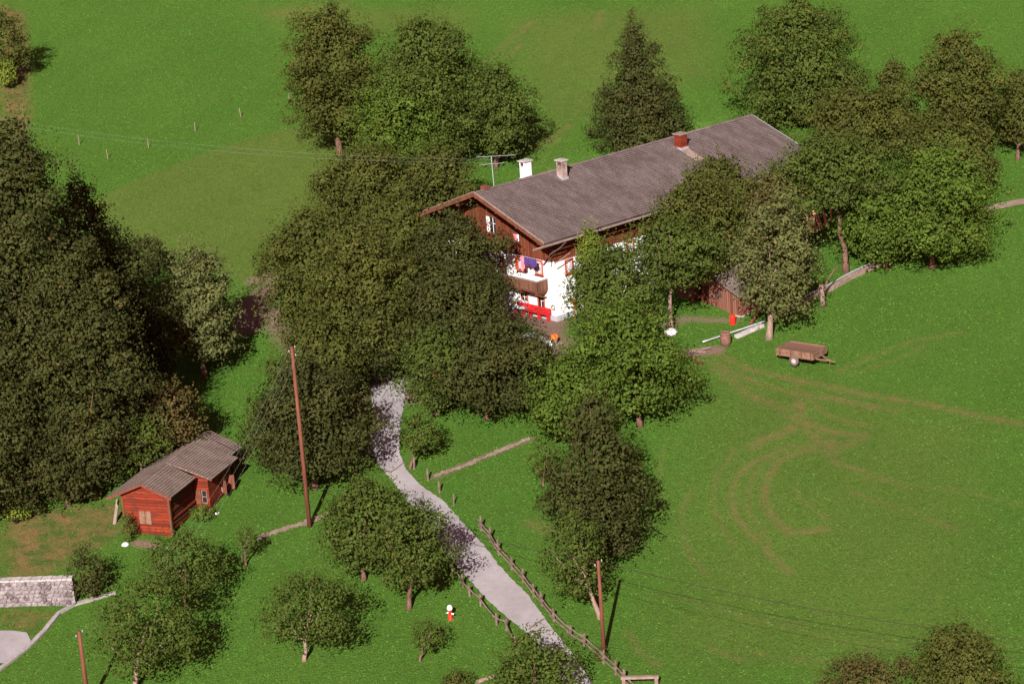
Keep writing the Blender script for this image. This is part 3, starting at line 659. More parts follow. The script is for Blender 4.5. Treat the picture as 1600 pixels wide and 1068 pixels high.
SHRUBS = [
 ('shrub','purplish brown shrub at the bottom right edge beside the dark olive tree',(1360,1095),(1280,1440,1024,1095),'wide','brown',.16),
 ('shrub','dark shrub on the upper left corner bank',(15,125),(-22,48,18,118),'round','olive',.25),
 ('shrub','yellow-green shrub at the foot of the upper left bank',(12,140),(-4,26,98,135),'round','yellow',.25),
 ('shrub','bright green shrub at the lower left edge of the wood',(25,812),(5,48,775,810),'round','yellow',.2),
 ('shrub','vine-like bush growing at the foot of the hut side window',(318,812),(300,334,790,812),'round','bright',.17),
 ('shrub','thin climbing bush on the left end of the red hut front',(202,845),(193,211,800,845),'column','mid',.14),
 ('shrub','undergrowth bush behind the left eave of the red hut',(170,755),(140,212,705,752),'round','mid',.2),
 ('shrub','green undergrowth bush left of the hut at the wood rim',(130,775),(95,165,725,775),'round','mid',.2),
 ('shrub','undergrowth bush between the hut ridge and the small trees',(235,735),(205,262,700,738),'round','mid',.2),
 ('shrub','dark low bush in the shade left of the pale olive tree',(232,432),(192,268,370,434),'round','dark',.25),
 ('shrub','small shrub at the bottom edge left of the leafy young tree',(712,1078),(690,735,1048,1075),'wide','olive',.17),
 ('shrub','small bush beside the lower end of the road fence by the pole',(940,1030),(929,950,1012,1030),'round','olive',.13),
 ('shrub','bush in the gap of grass below the left roof tip',(668,470),(640,700,430,468),'round','olive',.22),
 ('shrub','bush in front of the house end wall, right of the brownish tree',(1245,398),(1226,1262,368,396),'wide','brown',.22),
]
for t in TREES:
    nm, lab, base, box, shape, tone, grp = t[:7]; leaf = (t[7] if len(t) > 7 else .25) * .76; dens = t[8] if len(t) > 8 else 1.3; bk = t[9] if len(t) > 9 else 'bark'
    tree(nm, lab, base, box, shape, tone, grp, leaf, dens, bk, cat='plant' if nm == 'climbing_plant' else 'tree', loose=.14)
for nm, lab, base, box, shape, tone, leaf in SHRUBS:
    tree(nm, lab, base, box, shape, tone, None, leaf * .78, .9, rad=.03, cat='shrub', loose=.2, limbs=4)
# stake of the young tree
p = at(377, 884); o = tag(MB().tube([p + [0, 0, -.2], p + [.18, 0, 1.3]], .025, 6).build('tree_stake', M['post_wood']), 'thin wooden stake leaning by the young tree on the lawn', 'stake')

# ------------------------------------------------------------------ farmhouse (local x along the ridge, y across to the hidden side, z up)
hz = HZ - .02
H = thing('farmhouse', 'long alpine farmhouse with white lower walls, dark board cladding and grey shingle roof', 'farmhouse', (HO[0], HO[1], hz), HY)
OX, OE, PK, EV = 1.8, 1.1, 9.55, 6.66
SL = (PK - EV) / (HW / 2 + OE); TH = .22
X1 = HLEN + 1.1
MB().box(0, 15, 0, HW, -.4, 4.72).build('wall', M['white_wall'], H)
MB().box(15.002, HLEN, .02, HW - .02, -.4, 4.74).build('barn_wall', M['dark_boards'], H)
MB().box(-.05, HLEN + .05, -.05, HW + .05, -.4, .45).build('plinth', M['plinth'], H)
def zroof(y): return PK - TH - abs(y - HW / 2) * SL
up = MB(); e = .06
up.prism([(-e, 4.76), (HW + e, 4.76), (HW + e, zroof(0) - .03), (HW / 2, zroof(HW / 2) - .03), (-e, zroof(0) - .03)], 'x', -e, HLEN + e)
up.build('board_cladding', M['dark_boards'], H)
# scalloped lower edge of the cladding
sb = MB()
for i in range(int(HLEN / .2)):
    x = .1 + i * .2; sb.prism([(x - .085, 4.76), (x + .085, 4.76), (x + .06, 4.66), (x, 4.62), (x - .06, 4.66)], 'y', -e - .02, -e + .015)
sb.build('scalloped_trim', M['dark_boards'], H); sb = MB()
for i in range(int(HW / .2)):
    y = .1 + i * .2; sb.prism([(y - .085, 4.76), (y + .085, 4.76), (y + .06, 4.66), (y, 4.62), (y - .06, 4.66)], 'x', -e - .02, -e + .015)
sb.build('scalloped_trim', M['dark_boards'], H)
roof = None
ang = math.atan(SL)
for side in (0, 1):
    length = (HW / 2 + OE) / math.cos(ang)
    mb = MB(); mb.box(-OX, X1, 0, length, -TH, 0)
    # staggered shingle courses as real steps
    nrow = int(length / .27)
    for k in range(nrow):
        y0 = k * .27; mb.add([(-OX - .02, y0, .0), (X1 + .02, y0, .0), (X1 + .02, y0 + .272, .0 + .012), (-OX - .02, y0 + .272, .012), (-OX - .02, y0, .03), (X1 + .02, y0, .03), (X1 + .02, y0 + .272, .015), (-OX - .02, y0 + .272, .015)],
                             [(4, 5, 6, 7), (0, 1, 5, 4), (1, 2, 6, 5), (3, 0, 4, 7)])
    o = mb.build('roof', M['roof'], H)
    # local y of panel runs from eave (0) up to the ridge
    if side == 0:
        o.location = (0, -OE, EV); o.rotation_euler = (ang, 0, 0)
    else:
        o.location = (HLEN - .7, HW + OE, EV); o.rotation_euler = (ang, 0, math.pi)
        # mirror the panel extents
        mbx = mb
        for v in o.data.vertices: v.co.x = (HLEN - .7) - (v.co.x if True else 0); v.co.x = v.co.x
    if side == 0: roof = o
# fix far side panel: rebuild simply in world-aligned local coordinates
far = [c for c in H.children if c.name.startswith('roof') and c != roof][0]
bpy.data.objects.remove(far)
mb = MB()
mb.prism([(HW / 2, PK), (HW + OE, EV), (HW + OE, EV - TH), (HW / 2, PK - TH)], 'x', -OX, X1)
mb.build('roof', M['roof'], H)
rc = MB(); rc.prism([(HW / 2 - .22, PK - .05), (HW / 2, PK + .07), (HW / 2 + .22, PK - .05)], 'x', -OX - .03, X1 + .03); rc.build('ridge_cap', M['roof'], H)
# verge boards + rafters ends
for xx, mt in ((-OX - .07, M['brown_wood']), (X1 + .04, M['metal'])):
    for sgn in (0, 1):
        y0, y1 = (-OE - .05, HW / 2) if sgn == 0 else (HW + OE + .05, HW / 2)
        vb = MB(); vb.prism([(y0, EV - .30), (y0, EV + .02), (y1, PK + .03), (y1, PK - .32)], 'x', xx, xx + .05); vb.build('verge_board', mt, H)
for sgn in (0, 1):
    y0, y1 = (-OE - .05, HW / 2) if sgn == 0 else (HW + OE + .05, HW / 2)
    vb = MB(); vb.prism([(y0, EV + .03), (y0, EV + .08), (y1, PK + .09), (y1, PK + .04)], 'x', -OX - .09, -OX + .03); vb.build('verge_flashing', M['grey_wood'], H)
for y in (-.3, 2.0, 4.2, HW / 2, HW - 4.2, HW - 2.0, HW + .3):
    z = zroof(y) - .18; MB().box(-OX + .1, .1, y - .1, y + .1, z - .12, z + .1).build('purlin', M['brown_wood'], H)
mb = MB()
for i in range(24):
    x = -.4 + i * 1.2; z0 = zroof(-OE + .1); z1 = zroof(.05)
    mb.bar((x, -OE + .1, z0 - .06), (x, .0, z1 - .07), .1, .12)
mb.build('rafter_end', M['brown_wood'], H)
g = MB()
gp = [(-.07, .07), (-.08, 0), (-.05, -.06), (0, -.085), (.05, -.06), (.08, 0), (.07, .07), (.055, 0), (.03, -.045), (0, -.06), (-.03, -.045), (-.055, 0)]
g.prism([(-OE - .14 + a_, EV - .20 + b_) for a_, b_ in gp], 'x', -OX - 1.2, X1)
g.build('gutter', M['grey_wood'], H)
MB().tube([(.3, -OE - .14, EV - .3), (-.1, -OE + .1, EV - .7), (-.75, -.45, 5.45), (-.95, -.5, 4.95)], .05, 6).build('downpipe', M['dark_metal'], H)
MB().tube([(.9, -.9, 5.3), (-.6, -.75, 4.75)], .03, 6).build('drying_pole', M['grey_wood'], H)
def window(x, y, z, w_, h_, face, mat_pane='curtain', name='window', frame='frame_red', shutters=False, bars=True):
    """face 'g': on the gable (x=0) ; 's': on the side (y=0)"""
    fr = MB(); t = .10
    def bx(mb, u0, u1, z0, z1, d0, d1):
        if face == 'g': mb.box(x - d1, x - d0, y + u0, y + u1, z + z0, z + z1)
        else: mb.box(x + u0, x + u1, y - d1, y - d0, z + z0, z + z1)
    a, c = w_ / 2, h_ / 2
    bx(fr, -a - t, -a, -c - t, c + t, -.04, .07); bx(fr, a, a + t, -c - t, c + t, -.04, .07)
    bx(fr, -a, a, c, c + t, -.04, .07); bx(fr, -a, a, -c - t, -c, -.04, .07)
    o = fr.build(name, M[frame], H)
    pn = MB(); bx(pn, -a, a, -c, c, -.02, .015); pn.build('pane', M[mat_pane], o)
    if bars:
        bb = MB(); bx(bb, -.02, .02, -c, c, .018, .04); bx(bb, -a, -.022, .1, .14, .018, .038); bx(bb, .022, a, .1, .14, .018, .038); bb.build('glazing_bar', M['window_white'], o)
    si = MB(); bx(si, -a - t - .05, a + t + .05, -c - t - .06, -c - t - .002, -.04, .16); si.build('sill', M['brown_wood'], o)
    return o
for yy in (1.62, 3.6, 6.4, 9.3): window(0, yy, 4.0, .66, .95, 'g')
for yy in (1.63, 3.5, 8.0, 10.5): window(0, yy, 1.28, .60, .85, 'g', 'glass')
for xx in (1.53, 4.6, 8.0, 11.5): window(xx, 0, 4.0, .62, .90, 's')
for xx in (4.6, 8.0, 11.5): window(xx, 0, 1.3, .62, .90, 's', 'glass')
window(-.062, 6.45, 6.62, .6, 1.2, 'g', 'glass', frame='brown_wood')
MB().box(-.16, -.13, 6.78, 7.15, 6.02, 7.25).build('shutter', M['window_white'], H)
window(-.062, 4.0, 6.05, .45, .5, 'g', 'pink_cloth', frame='brown_wood', bars=False)
MB().box(-.16, -.13, 3.55, 3.74, 5.78, 6.3).build('shutter', M['window_white'], H)
# open red shutters beside the upper windows
MB().box(-.12, -.08, 3.98, 4.22, 3.5, 4.52).build('shutter', M['frame_red'], H)
MB().box(-.30, -.10, 3.2, 3.24, 3.5, 4.5).build('shutter', M['pink_cloth'], H)
# balcony
bal = MB().box(-1.05, -.02, .8, 11.6, 2.30, 2.42).build('balcony', M['brown_wood'], H)
mb = MB(); mb.box(-1.09, -1.05, .8, 11.6, 2.46, 3.2); mb.box(-1.05, -.02, .76, .80, 2.46, 3.2); mb.build('balustrade', M['balcony_wood'], bal)
mb = MB(); mb.box(-1.13, -1.02, .74, 11.66, 3.202, 3.28); mb.box(-1.018, -.02, .72, .84, 3.202, 3.278); mb.build('handrail', M['grey_wood'], bal)
for y in (1.0, 3.0, 5.5, 8.0, 10.5): MB().box(-1.1, -.0, y - .08, y + .08, 2.12, 2.296).bar((-.9, y, 2.1), (-.02, y, 1.75), .1, .1).build('joist', M['brown_wood'], bal)
MB().box(-.62, -.5, 5.0, 5.3, 2.45, 2.451 + 2.0).build('balcony_post', M['brown_wood'], bal)
# chimneys
def chimney(x, y, sx, sy, h, mat, capmat, hole=True, nm='chimney'):
    zb = PK - abs(y - HW / 2) * SL - .35
    c = MB().box(x - sx / 2, x + sx / 2, y - sy / 2, y + sy / 2, zb, zb + h + .35).build(nm, mat, H)
    t = zb + h + .35
    mb = MB(); mb.box(x - sx / 2 - .10, x + sx / 2 + .10, y - sy / 2 - .10, y + sy / 2 + .10, t + .0, t + .08); mb.build('chimney_cap', capmat, c)
    if hole:
        MB().box(x - sx / 2 - .012, x - sx / 2 + .01, y - sy / 2 + .15, y + sy / 2 - .15, t - .32, t - .06).build('flue_opening', M['dark_metal'], c)
    mb = MB(); mb.box(x - sx / 2 - .06, x + sx / 2 + .06, y - sy / 2 - .06, y + sy / 2 + .06, zb, zb + .42); mb.build('flashing', M['metal'], c)
    return c
chimney(4.0, HW / 2 + .45, .70, .60, 1.35, M['chimney_white'], M['stone'])
chimney(6.35, HW / 2 - 1.1, .50, .66, 1.35, M['chimney_grey'], M['stone'])
c3 = chimney(19.1, HW / 2 - 1.5, .74, .72, 1.1, M['hut_boards'], M['grey_wood'], False, 'roof_vent')
MB().prism([(HW / 2 - 3.6, PK - 3.6 * SL + .055), (HW / 2 - 1.98, PK - 1.98 * SL + .055), (HW / 2 - 1.98, PK - 1.98 * SL + .085), (HW / 2 - 3.6, PK - 3.6 * SL + .085)], 'x', 18.6, 19.5).build('roof_flashing', M['grey_wood'], H)
# aerial
an = MB().tube([(.35, HW / 2 + .1, PK - .1), (.30, HW / 2 + .1, PK + 2.4)], .032, 6).build('aerial', M['metal'], H)
mb = MB()
mb.tube([(-.4, HW / 2 + 1.0, PK + 2.32), (1.6, HW / 2 - 1.2, PK + 2.36)], .015, 5)
for i in range(6):
    t = i / 5; bx_, by_ = -.4 + 2.0 * t, HW / 2 + 1.0 - 2.2 * t; mb.tube([(bx_ - .38, by_ - .34, PK + 2.34), (bx_ + .38, by_ + .34, PK + 2.34)], .010, 4)
mb.tube([(-.45, HW / 2 + .7, PK + 1.75), (1.0, HW / 2 - .6, PK + 1.8)], .015, 5)
mb.build('aerial_element', M['metal'], an)
MB().box(-.9, -.4, HW / 2 - .2, HW / 2 + .25, PK + .02, PK + .3).build('ridge_box', M['pole_wood'], H)
def hw_(x, y, z):  # house local -> world
    p = HO + hr * x + hl * y; return np.array([p[0], p[1], hz + z])
# red bench against the gable
B = thing('bench', 'long red bench against the white gable wall below the balcony', 'bench', hw_(0, 0, .12), HY)
MB().box(-.16, -.10, .5, 4.3, .45, .84).build('backrest', M['red_paint'], B)
MB().box(-.56, -.18, .5, 4.3, .40, .45).build('seat', M['red_paint'], B)
for y in (.6, 1.6, 2.6, 3.4, 4.2):
    MB().box(-.52, -.22, y - .05, y + .05, -.1, .397).build('leg', M['red_paint'], B)
mb = MB(); 
for k in range(12):
    y0 = 3.15 + k * .09; zz = .02 * math.sin(k * 1.3); mb.box(-.66 + zz, -.14, y0, y0 + .088, .585 + zz, .63 + zz); mb.box(-.12 + zz * .3, -.08 + zz * .3, y0, y0 + .088, .50, 1.12 + zz)
ck = mb.build('blanket', M['check'], None); ck.location = hw_(0, 0, .12 - .12 + .0); ck.rotation_euler = (0, 0, HY); tag(ck, 'white and blue checked blanket spread over the left end of the red bench', 'blanket')
# laundry on the balcony line
def cloth(name, label, y0, y1, z0, z1, mat, seed):
    mb = MB(); r = random.Random(seed); n = 9; vs = []; fs = []
    for i in range(n + 1):
        y = y0 + (y1 - y0) * i / n; w = .05 * math.sin(i * 1.7 + seed)
        lo = z0 + (.10 if i in (0, 1, n - 1, n) else 0) + r.uniform(-.05, .05)
        vs += [(-.9 + w, y, z1), (-.9 + w * 1.5, y, (lo + z1) / 2), (-.9 + w * 2, y, lo)]
        vs += [(-.885 + w, y, z1), (-.885 + w * 1.5, y, (lo + z1) / 2), (-.885 + w * 2, y, lo)]
    for i in range(n):
        a = i * 6; b = a + 6
        fs += [(a, b, b + 1, a + 1), (a + 1, b + 1, b + 2, a + 2), (a + 3, a + 4, b + 4, b + 3), (a + 4, a + 5, b + 5, b + 4), (a, a + 3, b + 3, b), (a + 2, b + 2, b + 5, a + 5)]
    mb.add(vs, fs); o = mb.build(name, mat, None); o.location = hw_(0, 0, 0); o.rotation_euler = (0, 0, HY); return tag(o, label, 'laundry')
cloth('shirt', 'dark purple garment hanging on the line at the upper windows, nearer the house corner', 0.95, 1.55, 4.25, 4.95, M['purple_cloth'], 1)
cloth('shirt', 'dark purple garment hanging on the line beside the pink cloth', 1.6, 2.2, 4.3, 4.95, M['purple_cloth'], 2)
cloth('towel', 'pink cloth hanging on the line beside the left upper window', 2.25, 2.6, 3.95, 4.94, M['pink_cloth'], 3)
o = MB().tube([(-.9, .5, 4.97), (-.9, 3, 4.95), (-.9, 6, 4.97)], .012, 4).build('washing_line', M['wire']); o.location = hw_(0, 0, 0); o.rotation_euler = (0, 0, HY); tag(o, 'thin washing line above the balcony carrying the laundry', 'washing line')
# lantern on post, flower pot, wreath, board
p = hw_(1.15, -.75, 0); t = thing('garden_lantern', 'orange globe lantern on a dark red post at the house corner', 'lantern', (p[0], p[1], ground(p[0], p[1])))
MB().tube([(0, 0, -.2), (0, 0, 1.2)], .05, 8).build('post', M['frame_red'], t)
MB().lathe([(.05, 0), (.17, .06), (.22, .2), (.2, .32), (.1, .40), (.02, .42)], 12, (0, 0, 1.2)).build('globe', M['orange'], t, True)
p = at(867, 536); t = thing('flower_pot', 'orange flower bowl beside the yard below the red bench', 'flower pot', p)
MB().lathe([(.15, -.02), (.2, .1), (.26, .3), (.27, .32)], 12).build('pot', M['grey_wood'], t, True)
MB().lathe([(.1, 0), (.28, .05), (.33, .2), (.25, .34), (.08, .4)], 9, (0, 0, .3)).build('blossoms', M['orange'], t, True)
p = at(861, 540); t = MB().lathe([(.10, -.05), (.12, .12), (.13, .3), (.07, .4), (.07, .5)], 10).build('milk_can', M['window_white']); t.location = p; tag(t, 'small white can standing left of the orange flower bowl', 'can')
a = at(858, 546); b_ = at(878, 538); tag(MB().bar(a + [0, 0, .12], b_ + [0, 0, .12], .2, .06).build('board', M['grey_wood']), 'grey board lying beside the orange flower bowl', 'board')
o = thing('wreath', 'round dried wreath hanging on the white house corner', 'wreath', hw_(-.06, .28, 1.1), HY)
mb = MB(); mb.tube([(-.03, .16 * math.cos(t), .18 * math.sin(t)) for t in np.linspace(0, 2 * math.pi, 13)], .05, 6); mb.build('wreath_ring', M['grey_wood'], o, True)

# ------------------------------------------------------------------ timber shed
sp = at(1158, 496); sp[2] -= .05
S = thing('timber_shed', 'low weathered board shed with grey roof beside the farmhouse', 'shed', sp, HY)
sw, sl_ = 6.6, 5.0; e0, pk = 1.75, 3.1
mb = MB(); mb.prism([(0, -.5), (sw, -.5), (sw, e0 + .1), (sw / 2, pk - .05), (0, e0)], 'x', 0, sl_); mb.build('wall', M['shed_boards'], S)
mb = MB(); mb.box(-.06, sl_ + .06, -.06, sw + .06, -.6, .16); mb.build('plinth', M['stone'], S)
sang = math.atan((pk - e0) / (sw / 2)); ln = (sw / 2 + .35) / math.cos(sang)
o = MB().box(-.35, sl_ + .35, 0, ln, 0, .1).build('roof', M['hut_roof'], S); o.location = (0, -.35, e0 - .35 * math.tan(sang) + .02); o.rotation_euler = (sang, 0, 0)
mb = MB(); mb.prism([(sw / 2, pk + .12), (sw + .35, e0 - .05), (sw + .35, e0 - .15), (sw / 2, pk + .02)], 'x', -.35, sl_ + .35); mb.build('roof', M['hut_roof'], S)
MB().box(-.045, -.0, 3.2, 4.4, .2, 1.9).build('door', M['hut_dark'], S)
MB().box(-.05, -.0, 1.9, 2.5, 1.3, 1.6).build('hatch', M['dark_metal'], S)

# lumber heaps by the house end
def lumber(px, py, n, lab, rz, up=0.9, ln=2.6, seed=1):
    p = at(px, py); t = thing('lumber_stack', lab, 'lumber stack', p, rz); r = random.Random(seed)
    for i in range(n):
        x = (i - n / 2) * .24 + r.uniform(-.05, .05); mb = MB(); mb.bar((x, r.uniform(-.1, .1), -.05), (x + r.uniform(-.3, .3), .9, up + r.uniform(-.3, .5)), .15, .05); mb.build('board', M['pale_wood'], t)
    mb = MB(); mb.bar((-n * .15, .85, up * .75), (n * .15, .85, up * .75), .1, .1); mb.build('support_rail', M['brown_wood'], t)
lumber(1278, 362, 12, 'fresh orange boards leaning by the far house end, largest heap', .2, 1.6, seed=1)
lumber(1224, 350, 8, 'small heap of fresh boards nearer the farmhouse wall', .5, 1.1, seed=2)
lumber(1190, 400, 6, 'short reddish boards leaning behind the timber shed', .5, .8, seed=4)

# ------------------------------------------------------------------ red hut
hp = at(269, 839); HYaw = R(90 - 20)   # local x runs back along the length
hz2 = hp[2] - .1
K = thing('log_hut', 'red-brown log hut with grey shingle roof below the wood', 'hut', (hp[0], hp[1], hz2), HYaw)
W2, L2 = 3.3, 10.4; EZ, PZ = 3.1, 3.8
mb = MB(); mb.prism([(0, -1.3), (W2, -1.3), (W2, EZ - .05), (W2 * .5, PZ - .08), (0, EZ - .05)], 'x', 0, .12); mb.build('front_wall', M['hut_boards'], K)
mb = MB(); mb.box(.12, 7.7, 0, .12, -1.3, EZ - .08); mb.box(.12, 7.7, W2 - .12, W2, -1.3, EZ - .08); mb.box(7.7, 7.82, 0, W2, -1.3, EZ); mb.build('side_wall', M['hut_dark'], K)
# log courses along the side; grazing light put into their brighter board colour
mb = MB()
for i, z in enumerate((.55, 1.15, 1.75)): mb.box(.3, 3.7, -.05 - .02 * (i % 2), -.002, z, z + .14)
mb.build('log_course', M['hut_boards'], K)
mb = MB(); mb.box(.1, 3.8, -.10, -.075, .95, 1.0); mb.build('rail', M['brown_wood'], K)
# bay
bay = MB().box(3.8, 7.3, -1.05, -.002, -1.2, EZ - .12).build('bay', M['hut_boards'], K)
def hut_win(mb_axis, x, y, z, w_, h_, parent, mat='glass'):
    if mb_axis == 'x':
        f = MB(); f.box(x - .05, x, y - w_ / 2 - .03, y - w_ / 2, z - h_ / 2, z + h_ / 2); f.box(x - .05, x, y + w_ / 2, y + w_ / 2 + .03, z - h_ / 2, z + h_ / 2)
        f.box(x - .05, x, y - w_ / 2, y + w_ / 2, z + h_ / 2 - .03, z + h_ / 2); f.box(x - .05, x, y - w_ / 2, y + w_ / 2, z - h_ / 2, z - h_ / 2 + .03); f.box(x - .046, x, y - w_ / 2, y + w_ / 2, z - .02, z + .03)
        o = f.build('window', M['grey_wood'], parent); MB().box(x - .02, x - .004, y - w_ / 2, y + w_ / 2, z - h_ / 2 + .052, z + h_ / 2 - .052).build('pane', M[mat], o)
    else:
        f = MB(); f.box(x - w_ / 2, x + w_ / 2, y - .05, y, z - h_ / 2, z - h_ / 2 + .03); f.box(x - w_ / 2, x + w_ / 2, y - .05, y, z + h_ / 2 - .03, z + h_ / 2)
        f.box(x - w_ / 2 - .03, x - w_ / 2, y - .05, y, z - h_ / 2, z + h_ / 2); f.box(x + w_ / 2, x + w_ / 2 + .03, y - .05, y, z - h_ / 2, z + h_ / 2)
        o = f.build('window', M['window_white'], parent); MB().box(x - w_ / 2, x + w_ / 2, y - .02, y - .004, z - h_ / 2 + .052, z + h_ / 2 - .052).build('pane', M[mat], o)
hut_win('x', 3.8, -.72, 1.55, .30, .9, bay)
MB().box(3.75, 3.795, -.46, -.10, 1.02, 2.05).build('shutter', M['brown_wood'], bay)
hut_win('y', 6.0, -1.05, 1.6, .5, .8, bay)
sh = MB(); sh.prism([(5.65, -1.1), (5.35, -1.55), (5.39, -1.58), (5.69, -1.12)], 'z', 1.15, 2.1); sh.build('shutter', M['pole_wood'], bay)
mb = MB()
sh = MB(); sh.prism([(6.35, -1.1), (6.6, -1.6), (6.64, -1.58), (6.39, -1.09)], 'z', 1.1, 2.1); sh.build('shutter', M['pole_wood'], bay)
# front shutters
sh = MB(); sh.box(-.05, -.002, 1.35, 1.75, .95, 1.85); sh.build('shutter', M['rust'], K)
sh = MB(); sh.box(-.05, -.002, 1.79, 2.2, .95, 1.85); sh.build('shutter', M['rust'], K)
for i in range(2): pass
# corner posts
for y in (-.03, W2 + .03): MB().box(-.04, .14, y - .07, y + .07, -1.3, EZ - .15).build('corner_post', M['brown_wood'], K)
# roof: two slopes with tiles, right slope stepped out over the bay
def slope(x0, x1, y_e, y_r, z_e, z_r, name='roof', th=.09):
    ang_ = math.atan2(z_r - z_e, abs(y_r - y_e)); ln_ = math.hypot(z_r - z_e, y_r - y_e)
    mb = MB(); mb.box(x0, x1, 0, ln_, 0, th)
    k = 0
    while k * .2 < ln_ - .1:
        y0 = k * .2; mb.add([(x0 - .01, y0, th + .03), (x1 + .01, y0, th + .03), (x1 + .01, y0 + .2, th + .004), (x0 - .01, y0 + .2, th + .004), (x0 - .01, y0, th), (x1 + .01, y0, th)], [(0, 1, 2, 3), (4, 5, 1, 0)]); k += 1
    o = mb.build(name, M['hut_roof'], K)
    o.location = (0, y_e, z_e)
    if y_r > y_e: o.rotation_euler = (ang_, 0, 0)
    else:
        o.scale = (1, -1, 1); o.rotation_euler = (-ang_, 0, 0)
    return o
RS = (PZ - EZ) / (W2 / 2)
slope(-.35, 3.4, -.40, W2 / 2, EZ - .4 * RS, PZ)
slope(3.4, 7.6, -1.55, W2 / 2, PZ + .12 - (W2 / 2 + 1.55) * .33, PZ + .12)
slope(7.6, 10.1, -.75, W2 / 2, EZ - .75 * RS, PZ)
slope(-.35, 10.1, W2 + .95, W2 / 2, EZ - .95 * RS, PZ + .004)
# bargeboards
mb = MB(); mb.bar((-.38, -.45, EZ - .45 * RS), (-.38, W2 / 2, PZ + .0), .05, .16); mb.bar((-.38, W2 + .98, EZ - .98 * RS), (-.38, W2 / 2, PZ + .0), .05, .16); mb.build('bargeboard', M['pole_wood'], K)
mb = MB(); mb.bar((3.48, -1.55, PZ + .1 - (W2 / 2 + 1.5) * .33), (3.48, W2 / 2, PZ + .14), .05, .14); mb.build('bargeboard', M['pole_wood'], K)
# open porch at the back
for x, y in ((9.9, -.5), (8.9, -.5), (9.9, W2)): MB().box(x - .08, x + .08, y - .08, y + .08, -.8, EZ - .35).build('porch_post', M['pole_wood'], K)
mb = MB(); mb.box(8.2, 9.9, -.55, -.45, .3, .9); mb.box(9.8, 9.89, -.4, 1.0, .0, .95); mb.build('porch_rail', M['pole_wood'], K)
MB().box(7.83, 9.95, -.6, W2, -1.3, .02).build('porch_floor', M['hut_dark'], K)
# leaning prop left of hut, white stones
a = at(178, 818); tag(MB().tube([a + [0, 0, -.2], a + [.35, .6, 1.5]], [.14, .11], 8).build('prop_log', M['grey_wood']), 'short grey log leaning against the left eave of the hut', 'log')
def stone(px, py, r, label, mat='white_stone', seed=0, name='stone', sz=.7):
    p = at(px, py); mb = MB(); rr = random.Random(seed)
    prof = [(.5, 0), (.95, .25), (1, .5), (.75, .85), (.3, 1.0)]; mb.lathe([(a * r, b * r * sz * 1.3) for a, b in prof], 9, (0, 0, -.08)); rough(mb, r * .13, seed)
    o = mb.build(name, M[mat], None, True); o.location = p; return tag(o, label, name.replace('_', ' '))
stone(196, 851, .27, 'white stone at the left foot of the hut front', seed=1)
stone(262, 856, .16, 'small white stone in the leaves below the hut front', seed=2)
stone(339, 801, .18, 'white stone on the grass at the bay corner of the hut', seed=3)
stone(1048, 522, .48, 'large whitish boulder at the foot of the tree left of the shed', seed=4, sz=.8)
stone(1389, 412, .3, 'grey boulder at the upper end of the low wall on the right', 'stone', seed=5)
stone(1179, 512, .14, 'little pale stone in the grass by the shed wall', seed=6)
# retaining wall
a = at(-12, 949); b_ = at(118, 946); d = b_ - a; ln = float(np.linalg.norm(d[:2])); rw = thing('retaining_wall', 'rubble stone retaining wall with pale mortar at the lower left edge', 'wall', a, math.atan2(d[1], d[0]))
mb = MB(); n = 16; prof = []
for i in range(n + 1): prof.append((ln * i / n, 1.66 + random.uniform(-.05, .05)))
mb.prism([(0, -.6), (ln, -.6)] + prof[::-1], 'y', 0, .5)
for row in range(6):
    x = -.1 * (row % 2)
    while x < ln - .2:
        wd_ = random.uniform(.22, .55); q0_ = MB(); zc = .02 + row * .275
        q0_.lathe([(.5, -.5), (.95, -.3), (1, 0), (.95, .3), (.5, .5)], 7)
        q0_ = rough(q0_, .09, int(x * 100) + row); q0_.v = [(x + wd_ / 2 + a_ * wd_ * .46, -.02 + b2 * .09, zc + .13 + c_ * .24) for a_, b2, c_ in q0_.v]; mb.add(q0_.v, q0_.f); x += wd_
mb.build('masonry', M['masonry'], rw)
mb = MB(); 
for i in range(n): x0 = ln * i / n; mb.box(x0 + .01, x0 + ln / n - .01, -.06, .55, 1.68 + (i % 3) * .012, 1.80 + (i % 2) * .02)
mb.build('coping', M['stone'], rw)

# ------------------------------------------------------------------ low wall with pipe on the right
kerb('low_wall', 'low pale stone kerb running uphill from the brown barrel', [(1150,528),(1170,519),(1192,510)], .35, .22, M['stone'], 'low wall')
kerb('low_wall', 'long low dark-sided wall climbing from the forked tree towards the right group', [(1222,492),(1245,480),(1275,464),(1300,452),(1330,435),(1362,420),(1392,408)], .30, .32, M['grey_wood'], 'low wall')
def pipe(name, lab, pts, r, z, mat):
    t = P(pts); s = []
    for a, b_ in zip(t[:-1], t[1:]):
        for i in range(4):
            q = a + (b_ - a) * i / 4; s.append((q[0], q[1], ground(q[0], q[1]) + z))
    s.append((t[-1][0], t[-1][1], t[-1][2] + z)); return tag(MB().tube(s, r, 7).build(name, mat, None, True), lab, 'pipe')
pipe('pipe', 'thin pale pipe lying on the grass past the barrel to the forked tree', [(1098,538),(1134,526),(1165,516),(1196,505)], .07, .20, M['metal'])
pipe('pipe', 'grey pipe resting along the top of the long low wall', [(1222,490),(1245,478),(1275,462),(1300,450),(1330,433),(1362,418)], .06, .40, M['metal'])
a = at(1172, 507); b_ = at(1187, 497); tag(MB().bar(a + [0, 0, .05], b_ + [0, 0, .55], .22, .06).build('plank', M['pole_wood']), 'reddish plank propped against the shed corner', 'plank')
p = at(1286, 477); o = thing('tree_stump', 'tall cut trunk with one bent branch beside the low wall', 'stump', p)
MB().tube([(0, 0, -.2), (-.02, 0, .8), (-.08, 0, 1.65)], [.24, .19, .17], 9).build('trunk', M['bark_pale'], o, True)
